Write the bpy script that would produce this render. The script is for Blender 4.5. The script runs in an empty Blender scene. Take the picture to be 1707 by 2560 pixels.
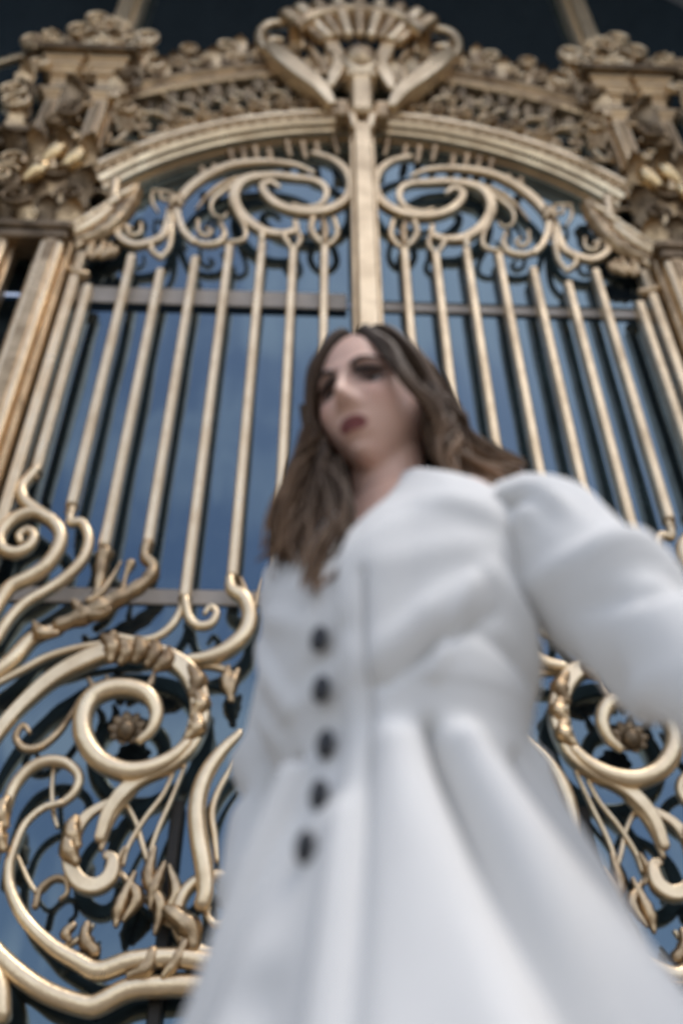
import bpy, bmesh, math, random
import numpy as np
from mathutils import Vector, Matrix
PI = math.pi
rad = math.radians
random.seed(7)
scene = bpy.context.scene
col = scene.collection

# ------------------------------------------------------------------ camera, sky, sun, exposure
cam_d = bpy.data.cameras.new('camera')
cam = bpy.data.objects.new('camera', cam_d)
col.objects.link(cam)
H = Vector((0.99921, -0.02412, 0.03157)); U = Vector((-0.00318, 0.74352, 0.66870)); G = Vector((-0.03960, -0.66828, 0.74286))
# rows: world X, Z, Y axes seen from the camera -> camera axes in the world
cx = Vector((H.x, G.x, U.x)); cy = Vector((H.y, G.y, U.y)); cz = -Vector((H.z, G.z, U.z))
cam.matrix_world = Matrix(((cx.x, cy.x, cz.x, -0.384), (cx.y, cy.y, cz.y, 0.0), (cx.z, cy.z, cz.z, 0.55), (0, 0, 0, 1)))
cam_d.sensor_fit = 'VERTICAL'
cam_d.sensor_height = 36.0
cam_d.sensor_width = 24.0
cam_d.lens = 35.0
cam_d.clip_start = 0.02
cam_d.clip_end = 2000
cam_d.dof.use_dof = True
cam_d.dof.focus_distance = 2.45
cam_d.dof.aperture_fstop = 1.45
scene.camera = cam

SUN_EL, SUN_AZ = rad(67), rad(124)      # azimuth: clockwise from +Y; high behind the camera
world = bpy.data.worlds.new('World')
scene.world = world
world.use_nodes = True
nt = world.node_tree
nt.nodes.clear()
sky = nt.nodes.new('ShaderNodeTexSky'); sky.sky_type = 'NISHITA'; sky.sun_disc = False
sky.sun_elevation = SUN_EL; sky.sun_rotation = SUN_AZ
sky.air_density = 1.0; sky.dust_density = 2.5; sky.ozone_density = 1.5
tc = nt.nodes.new('ShaderNodeTexCoord')
mp = nt.nodes.new('ShaderNodeMapping'); mp.inputs['Scale'].default_value = (1.0, 1.0, 2.6)
nz = nt.nodes.new('ShaderNodeTexNoise'); nz.inputs['Scale'].default_value = 3.2; nz.inputs['Detail'].default_value = 7; nz.inputs['Roughness'].default_value = 0.55
nz.inputs['Distortion'].default_value = 0.4
rp = nt.nodes.new('ShaderNodeValToRGB')
rp.color_ramp.elements[0].position = 0.44; rp.color_ramp.elements[0].color = (0, 0, 0, 1)
rp.color_ramp.elements[1].position = 0.66; rp.color_ramp.elements[1].color = (0.62, 0.62, 0.62, 1)
mx = nt.nodes.new('ShaderNodeMix'); mx.data_type = 'RGBA'
mx.inputs[7].default_value = (7.2, 7.4, 7.8, 1)
bg = nt.nodes.new('ShaderNodeBackground'); bg.inputs['Strength'].default_value = 0.15
wo = nt.nodes.new('ShaderNodeOutputWorld')
L = nt.links.new
L(tc.outputs['Generated'], mp.inputs['Vector']); L(mp.outputs[0], nz.inputs['Vector']); L(nz.outputs['Fac'], rp.inputs[0])
# low banks of pale cloud thicken towards the horizon, all the way round
sx = nt.nodes.new('ShaderNodeSeparateXYZ'); L(tc.outputs['Generated'], sx.inputs[0])
hz = nt.nodes.new('ShaderNodeMapRange'); hz.interpolation_type = 'SMOOTHSTEP'
for i_, v_ in ((1, 0.0), (2, 0.62), (3, 0.42), (4, 0.0)): hz.inputs[i_].default_value = v_
L(sx.outputs['Z'], hz.inputs[0])
ad = nt.nodes.new('ShaderNodeMath'); ad.operation = 'ADD'; ad.use_clamp = True
L(rp.outputs[0], ad.inputs[0]); L(hz.outputs[0], ad.inputs[1])
L(sky.outputs[0], mx.inputs[6]); L(ad.outputs[0], mx.inputs[0]); L(mx.outputs[2], bg.inputs['Color']); L(bg.outputs[0], wo.inputs['Surface'])

sun_d = bpy.data.lights.new('sun', 'SUN')
sun = bpy.data.objects.new('sun', sun_d); col.objects.link(sun)
sun_d.energy = 1.0; sun_d.angle = rad(18); sun_d.color = (1.0, 0.95, 0.88)
sd = Vector((math.sin(SUN_AZ) * math.cos(SUN_EL), math.cos(SUN_AZ) * math.cos(SUN_EL), math.sin(SUN_EL)))
sun.rotation_euler = sd.to_track_quat('Z', 'Y').to_euler()
sun.location = (3, -8, 16)

vs = scene.view_settings
vs.view_transform = 'Standard'; vs.look = 'None'; vs.gamma = 1.0; vs.use_curve_mapping = False
vs.exposure = 0.5
scene.cycles.use_denoising = True
scene.cycles.max_bounces = 8

# ------------------------------------------------------------------ materials
def mat(name, base, rough=0.5, metal=0.0, var=0.0, vcol=None, vscale=6.0, bump=0.0, bscale=60.0, rvar=0.0, spec=None, sheen=0.0, sss=0.0, attr=None, bdist=0.01):
    m = bpy.data.materials.new(name); m.use_nodes = True
    t = m.node_tree; b = t.nodes['Principled BSDF']; lk = t.links.new
    b.inputs['Base Color'].default_value = (*base, 1); b.inputs['Roughness'].default_value = rough; b.inputs['Metallic'].default_value = metal
    if spec is not None: b.inputs['Specular IOR Level'].default_value = spec
    if sheen: b.inputs['Sheen Weight'].default_value = sheen; b.inputs['Sheen Roughness'].default_value = 0.5
    if sss:
        b.inputs['Subsurface Weight'].default_value = sss; b.inputs['Subsurface Radius'].default_value = (0.012, 0.005, 0.003); b.inputs['Subsurface Scale'].default_value = 1.0
    co = t.nodes.new('ShaderNodeTexCoord')
    colout = None
    if var:
        n = t.nodes.new('ShaderNodeTexNoise'); n.inputs['Scale'].default_value = vscale; n.inputs['Detail'].default_value = 6; n.inputs['Roughness'].default_value = 0.65
        lk(co.outputs['Object'], n.inputs['Vector'])
        r = t.nodes.new('ShaderNodeMapRange'); r.inputs[1].default_value = 0.40; r.inputs[2].default_value = 0.68; r.inputs[3].default_value = 0; r.inputs[4].default_value = var
        lk(n.outputs['Fac'], r.inputs[0])
        x = t.nodes.new('ShaderNodeMix'); x.data_type = 'RGBA'
        x.inputs[6].default_value = (*base, 1); x.inputs[7].default_value = (*vcol, 1)
        lk(r.outputs[0], x.inputs[0]); colout = x.outputs[2]
        if rvar:
            q = t.nodes.new('ShaderNodeMapRange'); q.inputs[1].default_value = 0.35; q.inputs[2].default_value = 0.7; q.inputs[3].default_value = rough - rvar; q.inputs[4].default_value = rough + rvar
            lk(n.outputs['Fac'], q.inputs[0]); lk(q.outputs[0], b.inputs['Roughness'])
    if attr:
        a = t.nodes.new('ShaderNodeAttribute'); a.attribute_name = attr
        y = t.nodes.new('ShaderNodeMix'); y.data_type = 'RGBA'; y.blend_type = 'MULTIPLY'; y.inputs[0].default_value = 1
        if colout: lk(colout, y.inputs[6])
        else: y.inputs[6].default_value = (*base, 1)
        lk(a.outputs['Color'], y.inputs[7]); colout = y.outputs[2]
    if colout: lk(colout, b.inputs['Base Color'])
    if bump:
        n2 = t.nodes.new('ShaderNodeTexNoise'); n2.inputs['Scale'].default_value = bscale; n2.inputs['Detail'].default_value = 5
        lk(co.outputs['Object'], n2.inputs['Vector'])
        bp = t.nodes.new('ShaderNodeBump'); bp.inputs['Strength'].default_value = bump; bp.inputs['Distance'].default_value = bdist
        lk(n2.outputs['Fac'], bp.inputs['Height']); lk(bp.outputs[0], b.inputs['Normal'])
    return m

GOLD = mat('gilding', (0.95, 0.755, 0.495), 0.36, 0.84, 0.5, (0.48, 0.33, 0.19), 3.5, 0.25, 45, 0.10)
GOLD_OLD = mat('gilding_tarnished', (0.68, 0.50, 0.30), 0.38, 0.88, 0.9, (0.20, 0.13, 0.075), 4.5, 0.3, 40, 0.12)
GOLD_DARK = mat('gilding_dark', (0.30, 0.215, 0.13), 0.45, 0.8, 0.9, (0.07, 0.05, 0.032), 6, 0.3, 40, 0.12)  # darkest gilding tone, for capitals, clusters and some leaves
GOLD_BRIGHT = mat('gilding_polished', (0.85, 0.62, 0.33), 0.26, 0.95, 0.4, (0.5, 0.34, 0.17), 6, 0.15, 50, 0.08)
REFLECTION_DARK = mat('reflection_dark', (0.02, 0.019, 0.017), 0.5, 0.4, 0.5, (0.045, 0.035, 0.025), 8, 0.2, 60)  # colour of the added bar that imitates a reflection
RAIL = mat('painted_rail', (0.50, 0.445, 0.385), 0.5, 0.1, 0.5, (0.38, 0.33, 0.28), 9, 0.2, 70)
STONE = mat('limestone', (0.34, 0.31, 0.26), 0.85, 0, 0.7, (0.22, 0.20, 0.17), 1.5, 0.4, 12, bdist=0.03)
STONE_DARK = mat('shaded_limestone', (0.20, 0.20, 0.195), 0.9, 0, 0.7, (0.12, 0.12, 0.115), 1.2, 0.4, 12, bdist=0.03)  # vault shade put into the stone colour, to darken its reflection
PAVE = mat('paving', (0.23, 0.215, 0.195), 0.8, 0, 0.6, (0.16, 0.15, 0.135), 0.8, 0.3, 25)
COAT = mat('white_wool', (0.70, 0.69, 0.665), 0.85, 0, 0.25, (0.64, 0.63, 0.605), 14, 0.22, 900, sheen=0.15, spec=0.25, bdist=0.002)
BUTTON = mat('black_button', (0.012, 0.012, 0.014), 0.35, 0, 0.3, (0.03, 0.03, 0.034), 60)
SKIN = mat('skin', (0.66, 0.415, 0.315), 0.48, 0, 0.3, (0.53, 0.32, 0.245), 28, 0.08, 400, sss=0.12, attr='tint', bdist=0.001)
HAIR = mat('brown_hair', (0.072, 0.045, 0.027), 0.55, 0, 0.5, (0.022, 0.014, 0.009), 40, attr='tint', spec=0.16)
EYE = mat('eye_white', (0.38, 0.35, 0.33), 0.2, 0, 0.2, (0.45, 0.40, 0.38), 60)
IRIS = mat('dark_iris', (0.03, 0.02, 0.014), 0.12, 0, 0.3, (0.05, 0.035, 0.02), 300)
LASH = mat('lashes', (0.014, 0.010, 0.009), 0.6, 0, 0.3, (0.03, 0.02, 0.016), 200)
SHOE = mat('black_leather', (0.015, 0.015, 0.016), 0.35, 0, 0.3, (0.03, 0.028, 0.026), 30)

def glass_mat():
    m = bpy.data.materials.new('window_glass'); m.use_nodes = True
    t = m.node_tree; t.nodes.clear(); lk = t.links.new
    o = t.nodes.new('ShaderNodeOutputMaterial')
    d = t.nodes.new('ShaderNodeBsdfPrincipled'); d.inputs['Base Color'].default_value = (0.010, 0.014, 0.018, 1); d.inputs['Roughness'].default_value = 0.6; d.inputs['Specular IOR Level'].default_value = 0
    g = t.nodes.new('ShaderNodeBsdfGlossy'); g.inputs['Roughness'].default_value = 0.03; g.inputs['Color'].default_value = (0.57, 0.79, 0.97, 1)
    f = t.nodes.new('ShaderNodeFresnel'); f.inputs['IOR'].default_value = 2.6
    co = t.nodes.new('ShaderNodeTexCoord'); mpp = t.nodes.new('ShaderNodeMapping'); mpp.inputs['Scale'].default_value = (1.6, 1.0, 0.35)
    n = t.nodes.new('ShaderNodeTexNoise'); n.inputs['Scale'].default_value = 1.2; n.inputs['Detail'].default_value = 2
    bp = t.nodes.new('ShaderNodeBump'); bp.inputs['Strength'].default_value = 0.22; bp.inputs['Distance'].default_value = 0.10
    lk(co.outputs['Object'], mpp.inputs[0]); lk(mpp.outputs[0], n.inputs['Vector']); lk(n.outputs['Fac'], bp.inputs['Height'])
    lk(bp.outputs[0], g.inputs['Normal'])
    x = t.nodes.new('ShaderNodeMixShader'); lk(f.outputs[0], x.inputs[0]); lk(d.outputs[0], x.inputs[1]); lk(g.outputs[0], x.inputs[2]); lk(x.outputs[0], o.inputs[0])
    return m
GLASS = glass_mat()

# ------------------------------------------------------------------ mesh helpers
def mesh_obj(name, verts, faces, m, parent=None, org=(0, 0, 0), smooth=True):
    me = bpy.data.meshes.new(name)
    o3 = np.array(org)
    me.from_pydata([tuple(float(c) for c in (np.array(v) - o3)) for v in verts], [], faces)
    if smooth: me.polygons.foreach_set('use_smooth', [True] * len(me.polygons))
    me.materials.append(m); me.update()
    o = bpy.data.objects.new(name, me); col.objects.link(o)
    if parent is not None: o.parent = parent
    return o
def tag(o, label=None, cat=None, group=None, kind=None):
    for k, v in (('label', label), ('category', cat), ('group', group), ('kind', kind)):
        if v: o[k] = v
    return o
def thing(name, loc, label, cat, group=None):
    e = bpy.data.objects.new(name, None); e.empty_display_size = 0.2; col.objects.link(e); e.location = loc
    return tag(e, label, cat, group)
def copy_tree(root):
    r = root.copy(); col.objects.link(r)
    for ch in list(root.children):
        c = ch.copy(); col.objects.link(c); c.parent = r
        for g2 in list(ch.children):
            d = g2.copy(); col.objects.link(d); d.parent = c
    return r
def box(x0, x1, y0, y1, z0, z1, bev=0.0):
    if bev <= 0:
        v = [(x, y, z) for z in (z0, z1) for y in (y0, y1) for x in (x0, x1)]
        return v, [(0, 2, 3, 1), (4, 5, 7, 6), (0, 1, 5, 4), (2, 6, 7, 3), (0, 4, 6, 2), (1, 3, 7, 5)]
    bm = bmesh.new(); bmesh.ops.create_cube(bm, size=1)
    for v in bm.verts: v.co = Vector(((x0 + x1) / 2 + v.co.x * (x1 - x0), (y0 + y1) / 2 + v.co.y * (y1 - y0), (z0 + z1) / 2 + v.co.z * (z1 - z0)))
    bmesh.ops.bevel(bm, geom=bm.edges[:] + bm.verts[:], offset=bev, segments=1, affect='EDGES')
    bm.verts.ensure_lookup_table()
    r = [tuple(v.co) for v in bm.verts], [tuple(v.index for v in f.verts) for f in bm.faces]
    bm.free(); return r
def merge(*parts):
    V, F = [], []
    for v, f in parts:
        n = len(V); V += list(v); F += [tuple(i + n for i in q) for q in f]
    return V, F
def catmull(P, n=6):
    P = [np.array(p, float) for p in P]
    Q = [2 * P[0] - P[1]] + P + [2 * P[-1] - P[-2]]
    out = []
    for i in range(1, len(Q) - 2):
        a, b, c, d = Q[i - 1:i + 3]
        for k in range(n):
            t = k / n
            out.append(0.5 * (2 * b + (c - a) * t + (2 * a - 5 * b + 4 * c - d) * t * t + (3 * b - a - 3 * c + d) * t ** 3))
    out.append(P[-1]); return out
def sweep(pts, kind='r', yoff=0.0, dep=1.0, y0=4.5):
    """A wrought bar along (x, z, width) points in the gate plane, with rounded ends."""
    C = np.array(catmull(pts, 5)); n = len(C)
    T = np.gradient(C[:, :2], axis=0); T /= (np.linalg.norm(T, axis=1)[:, None] + 1e-9)
    N = np.stack([T[:, 1], -T[:, 0]], 1)
    m = {'r': 10, 'f': 16, 'f2': 16}[kind]
    A = np.linspace(0, 2 * PI, m, endpoint=False)
    ca, sa = np.cos(A), np.sin(A)
    if kind == 'r': prof = np.sign(ca) * np.abs(ca) ** .8, np.sign(sa) * np.abs(sa) ** .8
    elif kind == 'f': k = 1 + .20 * np.cos(6 * A); prof = ca * k, sa * k * .85
    else:
        k = 1 - .22 * np.exp(-((np.abs(sa) - 1) / .12) ** 2) + .0 * ca; prof = np.sign(ca) * np.abs(ca) ** .6, np.sign(sa) * np.abs(sa) ** .6 * k
    ln = np.r_[0, np.cumsum(np.linalg.norm(np.diff(C[:, :2], axis=0), axis=1))]
    V, F = [], []
    rings = []
    def ring(c, nn, w, sc, tt, along):
        r = len(V)
        for j in range(m):
            hw = w / 2 * sc * prof[0][j]; hd = (max(w, .03) / 2 * 1.2) * dep * sc * prof[1][j]
            V.append((c[0] + nn[0] * hw + tt[0] * along, y0 + yoff + hd, c[1] + nn[1] * hw + tt[1] * along))
        rings.append(r)
    w0, w1 = C[0, 2], C[-1, 2]
    ring(C[0], N[0], w0, .45, T[0], -w0 * .38); ring(C[0], N[0], w0, .85, T[0], -w0 * .22)
    for i in range(n):
        w = C[i, 2]
        if kind == 'f': w *= 1 + .10 * math.sin(ln[i] / max(.02, C[:, 2].mean()) * 4.5)
        ring(C[i], N[i], w, 1, T[i], 0)
    ring(C[-1], N[-1], w1, .85, T[-1], w1 * .22); ring(C[-1], N[-1], w1, .45, T[-1], w1 * .38)
    for a, b in zip(rings, rings[1:]):
        for j in range(m): F.append((a + j, a + (j + 1) % m, b + (j + 1) % m, b + j))
    F.append(tuple(range(rings[0], rings[0] + m))[::-1]); F.append(tuple(range(rings[-1], rings[-1] + m)))
    return V, F
def lathe_tube(P, R, m=20, ell=None, fold=None):
    """Tube along 3-D points P with radii R (and optional fold function)."""
    D = np.array(catmull([list(p) + [r] for p, r in zip(P, R)], 8)); n = len(D)
    T = np.gradient(D[:, :3], axis=0); T /= np.linalg.norm(T, axis=1)[:, None]
    ref = np.array([0.3, 1.0, 0.1]); V, F = [], []
    for i in range(n):
        a = np.cross(T[i], ref); a /= np.linalg.norm(a); b = np.cross(T[i], a)
        for j in range(m):
            t = 2 * PI * j / m; r = D[i, 3]
            if fold: r += fold(i / (n - 1), t)
            V.append(D[i, :3] + r * (math.cos(t) * a + math.sin(t) * b * (ell or 1)))
    for i in range(n - 1):
        for j in range(m): F.append((i * m + j, i * m + (j + 1) % m, (i + 1) * m + (j + 1) % m, (i + 1) * m + j))
    F.append(tuple(range(m))[::-1]); F.append(tuple(range((n - 1) * m, n * m)))
    return V, F
def ball(c, r, sx=1, sy=1, sz=1, nu=12, nv=8):
    V = [(c[0], c[1], c[2] + r * sz)]
    for i in range(1, nv):
        t = PI * i / nv
        for j in range(nu):
            p = 2 * PI * j / nu
            V.append((c[0] + r * sx * math.sin(t) * math.cos(p), c[1] + r * sy * math.sin(t) * math.sin(p), c[2] + r * sz * math.cos(t)))
    V.append((c[0], c[1], c[2] - r * sz)); F = []
    for j in range(nu): F.append((0, 1 + j, 1 + (j + 1) % nu))
    for i in range(nv - 2):
        for j in range(nu):
            a = 1 + i * nu
            F.append((a + j, a + nu + j, a + nu + (j + 1) % nu, a + (j + 1) % nu))
    e = len(V) - 1; a = 1 + (nv - 2) * nu
    for j in range(nu): F.append((e, a + (j + 1) % nu, a + j))
    return V, F
def rosette(c, r, petals=6, tilt=0.0, rot=0.0):
    """A flower facing the street: domed centre and cupped petals."""
    parts = [ball((0, -r * .22, 0), r * .3, 1, .9, 1, 10, 6)]
    for k in range(petals):
        a = 2 * PI * k / petals + rot
        v, f = ball((0, 0, 0), r * .42, 1.25, .42, .85, 10, 6)
        vv = []
        for x, y, z in v:
            x2 = x + r * .62; y2 = y - .35 * (x2 / r) ** 2 * r * .6
            vv.append((x2 * math.cos(a) - z * math.sin(a), y2, x2 * math.sin(a) + z * math.cos(a)))
        parts.append((vv, f))
    v, f = merge(*parts)
    ct, st = math.cos(tilt), math.sin(tilt)
    return [(c[0] + x, c[1] + y * ct - z * st, c[2] + y * st + z * ct) for x, y, z in v], f
def acanthus(c, w, h, curl, az=0.0, lobes=4):
    """An acanthus leaf that rises from c and curls outwards at its tip; az turns it round the vertical."""
    nu, nv = 15, 9; V, F = [], []
    for side in (0, 1):
        for i in range(nu):
            t = i / (nu - 1)
            ww = w / 2 * (0.75 + .35 * math.sin(PI * t) ) * (1 - t ** 5) ** .6 * (1 + .16 * math.sin(t * lobes * 2 * PI)) + .002
            yy = -curl * (t ** 2.6) - .02 * math.sin(PI * t); zz = h * (t - .33 * max(0, t - .72) ** 1.2 * 6 * .6)
            for j in range(nv):
                s = -1 + 2 * j / (nv - 1)
                y = yy + abs(s) * w * .13 * (1 - .4 * t) + .012 * w / .2 * math.cos(s * PI * 3) * (1 - t * .5) + (0.02 if side else 0)
                x = s * ww
                V.append((c[0] + x * math.cos(az) - y * math.sin(az), c[1] + x * math.sin(az) + y * math.cos(az), c[2] + zz))
    k = nu * nv
    for i in range(nu - 1):
        for j in range(nv - 1):
            a = i * nv + j
            F.append((a, a + 1, a + nv + 1, a + nv)); F.append((k + a, k + a + nv, k + a + nv + 1, k + a + 1))
    for i in range(nu - 1):
        a = i * nv; F.append((a, a + nv, k + a + nv, k + a)); b = a + nv - 1; F.append((b, k + b, k + b + nv, b + nv))
    for j in range(nv - 1):
        F.append((j, k + j, k + j + 1, j + 1)); a = (nu - 1) * nv + j; F.append((a, a + 1, k + a + 1, k + a))
    return V, F
def prism_arc(prof, cz_, a0, a1, n, y0=4.5):
    """Moulding with (radius, y) profile swept along an arc about (0, cz_)."""
    V, F = [], []; m = len(prof)
    for i in range(n + 1):
        a = a0 + (a1 - a0) * i / n
        for r, y in prof: V.append((r * math.sin(a), y0 + y, cz_ + r * math.cos(a)))
    for i in range(n):
        for j in range(m): F.append((i * m + j, i * m + (j + 1) % m, (i + 1) * m + (j + 1) % m, (i + 1) * m + j))
    F.append(tuple(range(m))); F.append(tuple(range(n * m, n * m + m))[::-1])
    return V, F
def octo(x, w, y, d, z0, z1, n=8):
    """A bar with rounded section."""
    V, F = [], []
    for z in (z0, z1):
        for k in range(n):
            a = 2 * PI * (k + .5) / n; V.append((x + w / 2 * math.cos(a) * 1.05, y + d / 2 * math.sin(a) * 1.05, z))
    for k in range(n): F.append((k, (k + 1) % n, n + (k + 1) % n, n + k))
    F.append(tuple(range(n))[::-1]); F.append(tuple(range(n, 2 * n)))
    return V, F

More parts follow.
